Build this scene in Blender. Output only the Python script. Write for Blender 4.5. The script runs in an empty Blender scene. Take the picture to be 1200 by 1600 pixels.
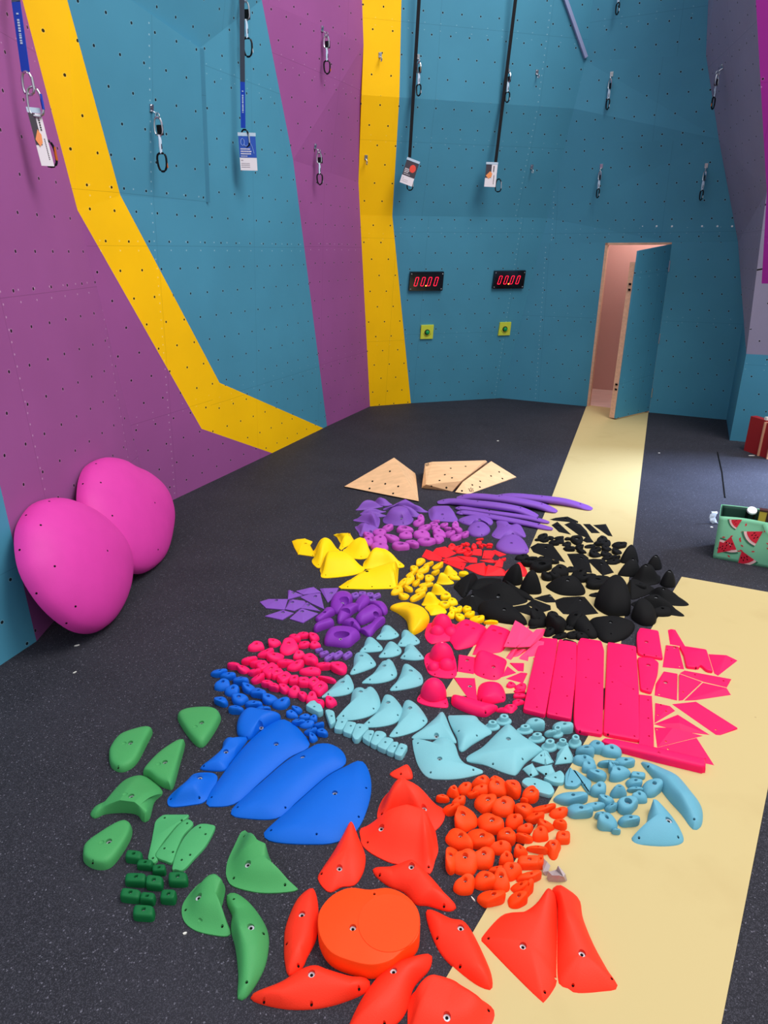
import bpy, bmesh, math, random
from mathutils import Vector as V, Matrix
from mathutils.bvhtree import BVHTree
from mathutils.geometry import convex_hull_2d
PI = math.pi
C = bpy.context.scene.collection
scn = bpy.context.scene

# ------------------------------------------------------------------ camera
FPX = 1020.0; PITCH = math.atan(405/1020); CAMZ = 1.9
cF = V((0, math.cos(PITCH), -math.sin(PITCH))); cU = V((0, math.sin(PITCH), math.cos(PITCH))); cR = V((1, 0, 0))
cC = V((0, 0, CAMZ))
def ray(x, y): return cF + cR*((x-600)/FPX) - cU*((y-800)/FPX)
def at(x, y, z=0.0):
    d = ray(x, y); return cC + d*((z-CAMZ)/d.z)
def onp(x, y, pl):
    p, n = pl; d = ray(x, y); return cC + d*((p-cC).dot(n)/d.dot(n))
def proj(q):
    d = q-cC; w = d.dot(cF); return (600+FPX*d.x/w, 800-FPX*d.dot(cU)/w)
cam_d = bpy.data.cameras.new('camera'); cam = bpy.data.objects.new('camera', cam_d); C.objects.link(cam)
cam.location = cC; cam.rotation_euler = (PI/2-PITCH, 0, 0)
cam_d.sensor_fit = 'VERTICAL'; cam_d.sensor_height = 32; cam_d.lens = FPX/1600*32
cam_d.clip_start = 0.05; cam_d.clip_end = 60
scn.camera = cam

# ------------------------------------------------------------------ materials
def lin(c):
    return tuple(((v/255)/12.92 if v/255 <= .04045 else ((v/255+.055)/1.055)**2.4) for v in c) + (1,)
def mat(name, rgb, rough=.5, spec=.35, metal=0, bump=0, bscale=200, var=0.0, vscale=6, trans=0, emit=0, emc=None, alpha=1):
    m = bpy.data.materials.new(name); m.use_nodes = True
    nt = m.node_tree; b = nt.nodes['Principled BSDF']
    b.inputs['Base Color'].default_value = lin(rgb); b.inputs['Roughness'].default_value = rough
    b.inputs['Specular IOR Level'].default_value = spec; b.inputs['Metallic'].default_value = metal
    b.inputs['Transmission Weight'].default_value = trans
    if emit:
        b.inputs['Emission Color'].default_value = lin(emc or rgb); b.inputs['Emission Strength'].default_value = emit
    if var:
        tc = nt.nodes.new('ShaderNodeTexCoord'); nz = nt.nodes.new('ShaderNodeTexNoise'); nz.inputs['Scale'].default_value = vscale
        nz.inputs['Detail'].default_value = 4
        nt.links.new(tc.outputs['Object'], nz.inputs['Vector'])
        mr = nt.nodes.new('ShaderNodeMapRange'); mr.inputs[3].default_value = 1-var; mr.inputs[4].default_value = 1+var*.4
        nt.links.new(nz.outputs[0], mr.inputs[0])
        mx = nt.nodes.new('ShaderNodeMix'); mx.data_type = 'RGBA'; mx.blend_type = 'MULTIPLY'; mx.inputs[0].default_value = 1
        mx.inputs[6].default_value = lin(rgb); nt.links.new(mr.outputs[0], mx.inputs[7]); nt.links.new(mx.outputs[2], b.inputs['Base Color'])
    if bump:
        tc = nt.nodes.new('ShaderNodeTexCoord'); nz = nt.nodes.new('ShaderNodeTexNoise'); nz.inputs['Scale'].default_value = bscale
        bp = nt.nodes.new('ShaderNodeBump'); bp.inputs['Strength'].default_value = bump; bp.inputs['Distance'].default_value = .002
        nt.links.new(tc.outputs['Object'], nz.inputs['Vector']); nt.links.new(nz.outputs[0], bp.inputs['Height']); nt.links.new(bp.outputs[0], b.inputs['Normal'])
    return m
def holdmat(name, rgb, **k): return mat(name, rgb, rough=k.get('rough', .55), spec=.22, bump=.25, bscale=350, var=.10, vscale=9)
M = {}
for n, c in dict(violet=(128,80,176), magenta=(184,78,182), grape=(128,48,170), yellow=(255,212,0), mustard=(255,200,10), red=(245,35,45),
                 pink=(255,28,105), hot=(255,18,95), rose=(255,62,118), blue=(0,96,204), navyblue=(8,98,205), cyan=(124,186,196), cyan2=(100,164,186),
                 green=(70,152,88), leafplate=(74,160,100), bottle=(14,100,52), orange=(252,72,14), coral=(252,52,28), black=(7,7,9), fuchsia=(216,62,165)).items():
    M[n] = holdmat('hold_'+n, c)
M['black'].node_tree.nodes['Principled BSDF'].inputs['Roughness'].default_value = .8
M['steel'] = mat('steel', (205,208,214), rough=.28, metal=1)
M['zinc'] = mat('zinc_washer', (200,203,210), rough=.4, metal=.8)
M['pit'] = mat('hole_dark', (16,14,14), rough=.8, spec=.1)
M['blackmetal'] = mat('black_anodised', (20,22,26), rough=.35, metal=.6)
M['strap_black'] = mat('webbing_black', (14,17,24), rough=.8, bump=.4, bscale=500)
M['strap_grey'] = mat('webbing_grey', (58,66,80), rough=.8)
M['strap_blue'] = mat('webbing_blue', (10,62,178), rough=.6)
M['sling'] = mat('sling_white', (185,205,225), rough=.7)
M['orangemetal'] = mat('orange_anodised', (215,110,40), rough=.35, metal=.5)
M['white'] = mat('paper_white', (228,222,228), rough=.5)
M['print_blue'] = mat('print_blue', (38,82,175), rough=.35)
M['print_dark'] = mat('print_dark', (66,60,70), rough=.35)
M['print_orange'] = mat('print_orange', (240,150,90), rough=.4)
M['print_red'] = mat('print_red', (230,75,60), rough=.4)
M['print_lblue'] = mat('print_light_blue', (150,180,235), rough=.4)
M['print_grey'] = mat('print_grey', (170,160,170), rough=.5)
M['lanyard'] = mat('clear_sleeve', (185,205,222), rough=.25)
M['panel_black'] = mat('display_black', (6,6,9), rough=.12, spec=.5)
M['led'] = mat('led_red', (255,40,70), emit=1.3, emc=(255,20,60))
M['led_dot'] = mat('led_amber', (255,160,60), emit=3, emc=(255,150,60))
M['plate_lime'] = mat('button_plate_lime', (205,215,70), rough=.45)
M['button_green'] = mat('button_green', (18,150,78), rough=.25)
M['debris'] = mat('debris_white', (215,212,205), rough=.8)
M['ink'] = mat('ink_dark', (40,30,26), rough=.7)

def wood(name, rgb, dark=.82, scale=5, axis=0):
    m = mat(name, rgb, rough=.5, spec=.3); nt = m.node_tree; b = nt.nodes['Principled BSDF']
    tc = nt.nodes.new('ShaderNodeTexCoord'); mp = nt.nodes.new('ShaderNodeMapping')
    sc = [1, 1, 1]; sc[axis] = .12; mp.inputs['Scale'].default_value = sc
    nz = nt.nodes.new('ShaderNodeTexNoise'); nz.inputs['Scale'].default_value = scale*6; nz.inputs['Detail'].default_value = 5
    mr = nt.nodes.new('ShaderNodeMapRange'); mr.inputs[1].default_value = .3; mr.inputs[2].default_value = .7; mr.inputs[3].default_value = dark; mr.inputs[4].default_value = 1.06
    mx = nt.nodes.new('ShaderNodeMix'); mx.data_type = 'RGBA'; mx.blend_type = 'MULTIPLY'; mx.inputs[0].default_value = 1; mx.inputs[6].default_value = lin(rgb)
    nt.links.new(tc.outputs['Object'], mp.inputs[0]); nt.links.new(mp.outputs[0], nz.inputs['Vector']); nt.links.new(nz.outputs[0], mr.inputs[0])
    nt.links.new(mr.outputs[0], mx.inputs[7]); nt.links.new(mx.outputs[2], b.inputs['Base Color'])
    return m
M['ply'] = wood('birch_plywood', (236,190,142), .88)
M['plyedge'] = wood('plywood_edge', (214,170,140), .8, 8)
M['pinewood'] = wood('pine_strip', (226,178,148), .85, 6)
M['backwall'] = mat('corridor_wall', (196,150,140), rough=.8, var=.06, vscale=2)
M['boards'] = wood('corridor_floor', (214,186,176), .85, 4)

def wallmat(name, rgb):
    """painted climbing panel: staggered T-nut holes, small screw heads, faint panel seams (all from UVs in metres)"""
    m = mat(name, rgb, rough=.62, spec=.22); nt = m.node_tree; N = nt.nodes; L = nt.links; b = N['Principled BSDF']
    uv = N.new('ShaderNodeUVMap'); uv.uv_map = 'metres'; sp = N.new('ShaderNodeSeparateXYZ'); L.new(uv.outputs[0], sp.inputs[0])
    def mt(op, a, c=None, d=None):
        n = N.new('ShaderNodeMath'); n.operation = op
        for i, s in enumerate((a, c, d)):
            if s is None: continue
            if isinstance(s, (int, float)): n.inputs[i].default_value = s
            else: L.new(s, n.inputs[i])
        return n.outputs[0]
    u, v = sp.outputs[0], sp.outputs[1]
    def dots(su, sv, r, ou=0., ov=0., stag=.5):
        row = mt('FLOOR', mt('DIVIDE', mt('ADD', v, ov), sv))
        sh = mt('MULTIPLY', mt('FLOORED_MODULO', row, 2), su*stag)
        du = mt('MULTIPLY', mt('SUBTRACT', mt('FRACT', mt('DIVIDE', mt('ADD', mt('ADD', u, sh), ou), su)), .5), su)
        dv = mt('MULTIPLY', mt('SUBTRACT', mt('FRACT', mt('DIVIDE', mt('ADD', v, ov), sv)), .5), sv)
        d = mt('SQRT', mt('ADD', mt('MULTIPLY', du, du), mt('MULTIPLY', dv, dv)))
        return d, r
    def less(t): return mt('LESS_THAN', t[0], t[1])
    holes = dots(.205, .185, .0085)
    hole = less(holes)
    rim = mt('MULTIPLY', mt('LESS_THAN', holes[0], .0125), mt('SUBTRACT', 1, hole))
    # panel seams every 1.22 m across and 2.44 m up, screws beside them
    su = mt('ABSOLUTE', mt('MULTIPLY', mt('SUBTRACT', mt('FRACT', mt('DIVIDE', mt('ADD', u, .3), 1.22)), .5), 1.22))
    sv = mt('ABSOLUTE', mt('MULTIPLY', mt('SUBTRACT', mt('FRACT', mt('DIVIDE', mt('ADD', v, .1), 1.22)), .5), 1.22))
    seam = mt('MAXIMUM', mt('LESS_THAN', su, .0018), mt('LESS_THAN', sv, .0018))
    near = mt('MAXIMUM', mt('LESS_THAN', mt('ABSOLUTE', mt('SUBTRACT', sv, .03)), .02), mt('LESS_THAN', mt('ABSOLUTE', mt('SUBTRACT', su, .03)), .02))
    scr = mt('MULTIPLY', less(dots(.17, .06, .0055, .05, .01, .0)), near)
    nz = N.new('ShaderNodeTexNoise'); nz.inputs['Scale'].default_value = 1.6; nz.inputs['Detail'].default_value = 5; L.new(uv.outputs[0], nz.inputs['Vector'])
    mr = N.new('ShaderNodeMapRange'); mr.inputs[1].default_value = .3; mr.inputs[2].default_value = .7; mr.inputs[3].default_value = .94; mr.inputs[4].default_value = 1.05; L.new(nz.outputs[0], mr.inputs[0])
    def mix(fac, a, c, bt='MIX'):
        x = N.new('ShaderNodeMix'); x.data_type = 'RGBA'; x.blend_type = bt
        if isinstance(fac, (int, float)): x.inputs[0].default_value = fac
        else: L.new(fac, x.inputs[0])
        for i, s in ((6, a), (7, c)):
            if isinstance(s, tuple): x.inputs[i].default_value = s
            else: L.new(s, x.inputs[i])
        return x.outputs[2]
    base = mix(1, lin(rgb), mr.outputs[0], 'MULTIPLY')
    base = mix(mt('MULTIPLY', seam, .35), base, lin([c*.55 for c in rgb]))
    base = mix(mt('MULTIPLY', rim, .35), base, lin([min(255, c*.6+100) for c in rgb]))
    base = mix(mt('MULTIPLY', scr, .6), base, lin([min(255, c*.5+130) for c in rgb]))
    base = mix(hole, base, lin([c*.22 for c in rgb]))
    L.new(base, b.inputs['Base Color'])
    return m
W = dict(teal=wallmat('paint_teal', (72,142,170)), purple=wallmat('paint_purple', (152,82,144)), yellow=wallmat('paint_yellow', (255,198,0)),
         grey=wallmat('paint_grey', (142,136,160)), magenta=wallmat('paint_magenta', (140,30,130)))

# ------------------------------------------------------------------ object helpers
def tag(o, label=None, cat=None, group=None, kind=None):
    if label: o['label'] = label
    if cat: o['category'] = cat
    if group: o['group'] = group
    if kind: o['kind'] = kind
    return o
def link(name, me, parent=None, loc=None):
    o = bpy.data.objects.new(name, me); C.objects.link(o)
    if loc is not None: o.location = loc
    if parent: o.parent = parent
    return o
def mesh(name, verts, faces, mats, mi=None, smooth=False, angle=None, merge=0):
    me = bpy.data.meshes.new(name); me.from_pydata([tuple(v) for v in verts], [], faces)
    for m in (mats if isinstance(mats, (list, tuple)) else [mats]): me.materials.append(m)
    if mi:
        for p, k in zip(me.polygons, mi): p.material_index = k
    fin(me, smooth, angle, merge); return me
def fin(me, smooth=False, angle=None, merge=0, recalc=True):
    bm = bmesh.new(); bm.from_mesh(me)
    if merge: bmesh.ops.remove_doubles(bm, verts=bm.verts, dist=merge)
    if recalc: bmesh.ops.recalc_face_normals(bm, faces=bm.faces)
    big = [f for f in bm.faces if len(f.verts) > 30 and f.normal.z > -.5]
    if smooth and big: bmesh.ops.triangulate(bm, faces=big)
    for f in bm.faces: f.smooth = smooth
    if smooth and angle:
        for e in bm.edges:
            if len(e.link_faces) == 2 and e.calc_face_angle(0) > math.radians(angle): e.smooth = False
    bm.to_mesh(me); bm.free(); me.update()
class MB:
    """collects simple solids into one mesh; frame = (origin, X, Y, Z)"""
    def __init__(s): s.v = []; s.f = []; s.m = []
    def add(s, vs, fs, k=0):
        n = len(s.v); s.v += vs; s.f += [[i+n for i in f] for f in fs]; s.m += [k]*len(fs)
    def box(s, c, sx, sy, sz, X=V((1,0,0)), Y=V((0,1,0)), Z=V((0,0,1)), k=0):
        vs = [c+X*(a*sx/2)+Y*(b*sy/2)+Z*(d*sz/2) for a in (-1,1) for b in (-1,1) for d in (-1,1)]
        s.add(vs, [(0,1,3,2),(4,6,7,5),(0,4,5,1),(2,3,7,6),(0,2,6,4),(1,5,7,3)], k)
    def hexa(s, a, b, k=0):
        """a, b: two quads of four corners"""
        s.add(list(a)+list(b), [(0,1,2,3),(7,6,5,4),(0,4,5,1),(1,5,6,2),(2,6,7,3),(3,7,4,0)], k)
    def cyl(s, a, b, r, r2=None, n=14, k=0, caps=True):
        r2 = r if r2 is None else r2; d = (b-a).normalized(); x = d.orthogonal().normalized(); y = d.cross(x)
        vs = [p+x*(q*math.cos(2*PI*i/n))+y*(q*math.sin(2*PI*i/n)) for p, q in ((a, r), (b, r2)) for i in range(n)]
        fs = [(i, (i+1)%n, n+(i+1)%n, n+i) for i in range(n)]
        if caps: fs += [tuple(range(n-1, -1, -1)), tuple(range(n, 2*n))]
        s.add(vs, fs, k)
    def tube(s, pts, r, n=8, closed=False, k=0, flat=1.0, nrm=None):
        m = len(pts); rings = []
        for i, p in enumerate(pts):
            t = (pts[(i+1)%m]-pts[i-1]) if closed else (pts[min(i+1, m-1)]-pts[max(i-1, 0)])
            t.normalize(); x = (nrm if nrm else t.orthogonal()); x = (x-t*x.dot(t)).normalized(); y = t.cross(x)
            rr = r[i] if isinstance(r, (list, tuple)) else r
            rings.append([p+x*(rr*flat*math.cos(2*PI*j/n))+y*(rr*math.sin(2*PI*j/n)) for j in range(n)])
        vs = [v for g in rings for v in g]; fs = []
        for i in range(m if closed else m-1):
            a, b = i*n, ((i+1)%m)*n
            fs += [(a+j, a+(j+1)%n, b+(j+1)%n, b+j) for j in range(n)]
        if not closed: fs += [tuple(range(n-1, -1, -1)), tuple(range((m-1)*n, m*n))]
        s.add(vs, fs, k)
    def poly(s, pts, nrm, t, k=0):
        n = len(pts); vs = list(pts)+[p+nrm*t for p in pts]
        s.add(vs, [tuple(range(n-1, -1, -1)), tuple(range(n, 2*n))]+[(i, (i+1)%n, n+(i+1)%n, n+i) for i in range(n)], k)
    def build(s, name, mats, parent=None, org=None, smooth=False, angle=35):
        org = org if org is not None else V((0,0,0))
        me = mesh(name, [v-org for v in s.v], s.f, mats, s.m, smooth, angle)
        return link(name, me, parent, None if parent else org)
def empty(name, loc, label, cat, group=None):
    o = bpy.data.objects.new(name, None); o.empty_display_size = .05; C.objects.link(o); o.location = loc
    return tag(o, label, cat, group)

# ------------------------------------------------------------------ hold meshes
def spline(P, n):
    """closed centripetal-ish Catmull-Rom through P resampled to n points; repeated points make a corner"""
    m = len(P); out = []; k = 10
    for i in range(m):
        a, b, c, d = P[i-1], P[i], P[(i+1)%m], P[(i+2)%m]
        for j in range(k):
            t = j/k
            out.append(.5*((2*b)+(c-a)*t+(2*a-5*b+4*c-d)*t*t+(3*b-a-3*c+d)*t**3))
    L = [0]
    for i in range(len(out)): L.append(L[-1]+(out[(i+1)%len(out)]-out[i]).length)
    res = []; j = 0
    for i in range(n):
        s = L[-1]*i/n
        while L[j+1] < s: j += 1
        t = (s-L[j])/max(1e-9, L[j+1]-L[j]); res.append(out[j].lerp(out[(j+1)%len(out)], t))
    return res
def nearest(p, pk):
    """nearest point on the peak polyline in plan; returns x, y, z"""
    if len(pk) == 1: return pk[0].copy()
    best = None
    for a, b in zip(pk, pk[1:]):
        ab = (b-a).xy; t = max(0, min(1, (p.xy-a.xy).dot(ab)/max(1e-9, ab.dot(ab)))); q = a.lerp(b, t)
        d = (q.xy-p.xy).length
        if best is None or d < best[0]: best = (d, q)
    return best[1]
PROF = dict(
    cone=[(0,0),(.07,.04),(.16,.12),(.27,.28),(.38,.48),(.49,.67),(.6,.82),(.72,.92),(.84,.975),(1,1)],
    soft=[(0,0),(.04,.12),(.1,.24),(.2,.42),(.33,.6),(.48,.77),(.63,.89),(.78,.96),(.9,.99),(1,1)],
    dome=[(0,0),(.015,.17),(.05,.32),(.11,.47),(.2,.62),(.32,.76),(.46,.87),(.62,.95),(.8,.99),(1,1)],
    slab=[(0,0),(.03,.35),(.07,.6),(.13,.78),(.22,.89),(.35,.95),(.5,.98),(.75,1),(1,1)],
    plate=[(0,0),(.015,.55),(.04,.82),(.09,.92),(.2,.96),(.5,.99),(1,1)],
    mesa=[(0,0),(.1,.12),(.22,.38),(.34,.68),(.46,.88),(.6,.97),(.8,1),(1,1)])
def loft(out, pk, prof, edge, z0):
    """skirted loft from a floor outline to a peak polyline"""
    n = len(out); rings = []; qs = [nearest(p, pk) for p in out]
    cen = sum((p for p in out), V((0,0,0)))/n
    rings.append([V((p.x, p.y, z0)) for p in out])
    for t, h in PROF[prof]:
        if t >= 1: t = .975
        rings.append([V((p.x+(q.x-p.x)*t, p.y+(q.y-p.y)*t, z0+edge+(q.z-edge)*h)) for p, q in zip(out, qs)])
    vs = [v for r in rings for v in r]; fs = []
    for i in range(len(rings)-1):
        a, b = i*n, (i+1)*n
        fs += [(a+j, a+(j+1)%n, b+(j+1)%n, b+j) for j in range(n)]
    fs.append(tuple(range(n-1, -1, -1))); top = (len(rings)-1)*n
    fs.append(tuple(range(top, top+n)))
    return vs, fs
def fillet(P, r, k=5):
    out = []; m = len(P)
    for i in range(m):
        a, b, c = P[i-1], P[i], P[(i+1)%m]; u = (a-b); w = (c-b); q = min(r, u.length*.42, w.length*.42); p0 = b+u.normalized()*q; p1 = b+w.normalized()*q
        for j in range(k+1):
            t = j/k; out.append(p0*(1-t)**2+b*2*t*(1-t)+p1*t*t)
    return out
def slabmesh(ol, z0, h, bev):
    n = len(ol); rings = []
    nrm = []
    for i in range(n):
        t = (ol[(i+1)%n]-ol[i-1]); nrm.append(V((-t.y, t.x, 0)).normalized())
    for ins, z in ((0, 0), (0, h-bev), (bev*.3, h-bev*.3), (bev, h)):
        rings.append([V((p.x+q.x*ins, p.y+q.y*ins, z0+z)) for p, q in zip(ol, nrm)])
    vs = [v for r in rings for v in r]; fs = []
    for i in range(3): fs += [(i*n+j, i*n+(j+1)%n, (i+1)*n+(j+1)%n, (i+1)*n+j) for j in range(n)]
    return vs, fs+[tuple(range(n-1, -1, -1)), tuple(range(3*n, 4*n))]
CROP = dict(pu1=(540,760,7.5), pu2=(680,760,7.5), pu3=(800,760,7.5), ye=(440,820,6), ys=(600,860,6), rd=(640,830,6), bk1=(700,880,6), bk2=(880,850,6),
    bk3=(800,800,6), pm=(400,900,5.714), pk=(320,980,5), cy1=(500,970,6.667), cy2=(480,1060,5), hp1=(640,950,5), hp2=(800,970,6), hp3=(960,970,6),
    cy3=(630,1100,5), cy4=(820,1110,4.2857), bl=(240,1090,3.3333), gr1=(120,1100,4.4444), gr2=(270,1280,5.3333), or1=(440,1180,4.2857),
    or2=(670,1200,5), or3=(380,1370,3), or4=(660,1360,3.75), wd=(520,700,4), pv=(0,680,4))
def cpx(c, x, y):
    o = CROP[c]; return o[0]+x/o[2], o[1]+y/o[2]
def ring_part(name, parent, c, n, ro, ri, t, m, mp):
    """washer: flat ring with a dark bore"""
    x = n.orthogonal().normalized(); y = n.cross(x); k = 14; vs = []; fs = []; mi = []
    for (r, h) in ((ro, 0), (ro, t), (ri, t), (ri, t*.3)):
        vs += [c+x*(r*math.cos(2*PI*i/k))+y*(r*math.sin(2*PI*i/k))+n*h for i in range(k)]
    for g in range(3):
        fs += [(g*k+i, g*k+(i+1)%k, (g+1)*k+(i+1)%k, (g+1)*k+i) for i in range(k)]; mi += [0]*k
    fs.append(tuple(range(3*k, 4*k))); mi.append(1); fs.append(tuple(range(k-1, -1, -1))); mi.append(0)
    return link(name, mesh(name, vs, fs, [m, mp], mi), parent)
def disc_part(name, parent, c, n, r, m):
    x = n.orthogonal().normalized(); y = n.cross(x); k = 10
    vs = [c+x*(r*math.cos(2*PI*i/k))+y*(r*math.sin(2*PI*i/k))+n*h for h in (0, .0008) for i in range(k)]
    fs = [tuple(range(k-1, -1, -1)), tuple(range(k, 2*k))]+[(i, (i+1)%k, k+(i+1)%k, k+i) for i in range(k)]
    return link(name, mesh(name, vs, fs, m), parent)
ALL = []
def H(crop, color, out, peaks=None, prof='soft', h=3, edge=.4, bolts=(), screws=(), pockets=(), z0=0, n=56, corner=False, ztrace=False,
      name='climbing_hold', label=None, group=None, cat='climbing hold', hull=False, rb=.0105):
    """one traced hold: floor outline and peaks in pixels of a crop, heights in cm"""
    z0 /= 100; edge /= 100
    op = [at(*cpx(crop, x, y), z0+(h/100 if ztrace else 0)) for x, y in out]
    op = [V((p.x, p.y, z0)) for p in op]
    if peaks: pk = [at(*cpx(crop, x, y), z0+hh/100) for x, y, hh in peaks]
    else:
        # plates: medial line along the long axis
        c = sum(op, V((0,0,0)))/len(op); a = max(op, key=lambda p: (p-c).length)-c; L = a.length; a.normalize()
        w = max(abs((p-c).dot(V((-a.y, a.x, 0)))) for p in op)
        e = max(0, L-w*1.1)*.8; pk = [c-a*e, c+a*e] if e > .02 else [c]
        for q in pk: q.z = z0+h/100
    for q in pk: q.z -= z0
    org = V((sum(p.x for p in op)/len(op), sum(p.y for p in op)/len(op), z0))
    if hull:
        bm = bmesh.new()
        for p in op:
            bm.verts.new(p-org); bm.verts.new(p-org+V((0,0,edge)))
        for q in pk: bm.verts.new(V((q.x, q.y, z0+q.z))-org)
        r = bmesh.ops.convex_hull(bm, input=bm.verts)
        bmesh.ops.delete(bm, geom=list({e for e in r['geom_interior']+r['geom_unused'] if isinstance(e, bmesh.types.BMVert)}), context='VERTS')
        me = bpy.data.meshes.new(name); bm.to_mesh(me); bm.free(); me.materials.append(M[color]); fin(me, False)
    else:
        if corner and prof == 'plate': ol = fillet(op, .014)
        elif corner:
            o2 = []
            for p in op: o2 += [p, p]
            ol = spline(o2, n)
        else: ol = spline(op, n)
        ar = sum(a.x*b.y-b.x*a.y for a, b in zip(ol, ol[1:]+ol[:1]))
        if ar < 0: ol.reverse()
        if prof == 'plate': vs, fs = slabmesh(ol, z0, max(q.z for q in pk), min(.006, max(q.z for q in pk)*.5))
        else: vs, fs = loft(ol, pk, prof, edge, z0)
        me = mesh(name, [v-org for v in vs], fs, M[color], None, True, 38, 0)
    o = link(name, me, None, org)
    tag(o, label, cat, group)
    if bolts or screws or pockets:
        bm = bmesh.new(); bm.from_mesh(me); bv = BVHTree.FromBMesh(bm); bm.free()
        cut = bmesh.new(); kids = []
        for kind, lst in (('b', bolts), ('s', screws), ('p', pockets)):
            for q in lst:
                px = cpx(crop, q[0], q[1]); d = ray(*px).normalized(); hit = bv.ray_cast(cC-org, d)
                if hit[0] is None: continue
                p = hit[0]
                if kind == 'p':
                    rx, ry = q[2]/100, q[3]/100; dep = max(.003, min(p.z-.006, q[4] if len(q) > 4 else .035))
                    a = math.radians(q[5]) if len(q) > 5 else 0
                    mtx = Matrix.Translation(p) @ Matrix.Rotation(a, 4, 'Z') @ Matrix.Diagonal((rx, ry, dep, 1))
                    bmesh.ops.create_uvsphere(cut, u_segments=20, v_segments=12, radius=1, matrix=mtx)
                    continue
                r = rb if kind == 'b' else .0042; bot = max(.003, p.z-(.011 if kind == 'b' else .006))
                if p.z-bot < .003: bot = p.z-.003
                hh = .06
                bmesh.ops.create_cone(cut, cap_ends=True, segments=16, radius1=r, radius2=r*1.06, depth=hh, matrix=Matrix.Translation((p.x, p.y, bot+hh/2)))
                kids.append((kind, V((p.x, p.y, bot)), r))
        cm = bpy.data.meshes.new('cut'); bmesh.ops.recalc_face_normals(cut, faces=cut.faces); cut.to_mesh(cm); cut.free(); cm.materials.append(M[color])
        co = bpy.data.objects.new('cut', cm); C.objects.link(co); co.location = org
        md = o.modifiers.new('b', 'BOOLEAN'); md.operation = 'DIFFERENCE'; md.object = co; md.solver = 'EXACT'
        z_old = max(v.co.z for v in me.vertices); nm = None
        for us in (False, True):
            md.use_self = us; md.use_hole_tolerant = us
            bpy.context.view_layer.update()
            ev = o.evaluated_get(bpy.context.evaluated_depsgraph_get()); nm = bpy.data.meshes.new_from_object(ev)
            if len(nm.polygons) > 8 and max(v.co.z for v in nm.vertices) < z_old+.0005: break
            nm = None
        o.modifiers.clear()
        if nm is not None: o.data = nm; fin(nm, not hull, 38)
        else:
            print('boolean failed', label)
            for q_ in kids: q_[1].z = (bv.ray_cast(V((q_[1].x, q_[1].y, 1)), V((0,0,-1)))[0] or q_[1]).z+.0003
        bpy.data.objects.remove(co); bpy.data.meshes.remove(cm)
        for kind, p, r in kids:
            if kind == 'b': ring_part('bolt_hole', o, p, V((0,0,1)), r*.93, r*.45, .0025, M['zinc'], M['pit'])
            else: disc_part('screw_hole', o, p, V((0,0,1)), r*.9, M['pit'])
    ALL.append(o); return o
RND = random.Random(7)
CL = {}
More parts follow.
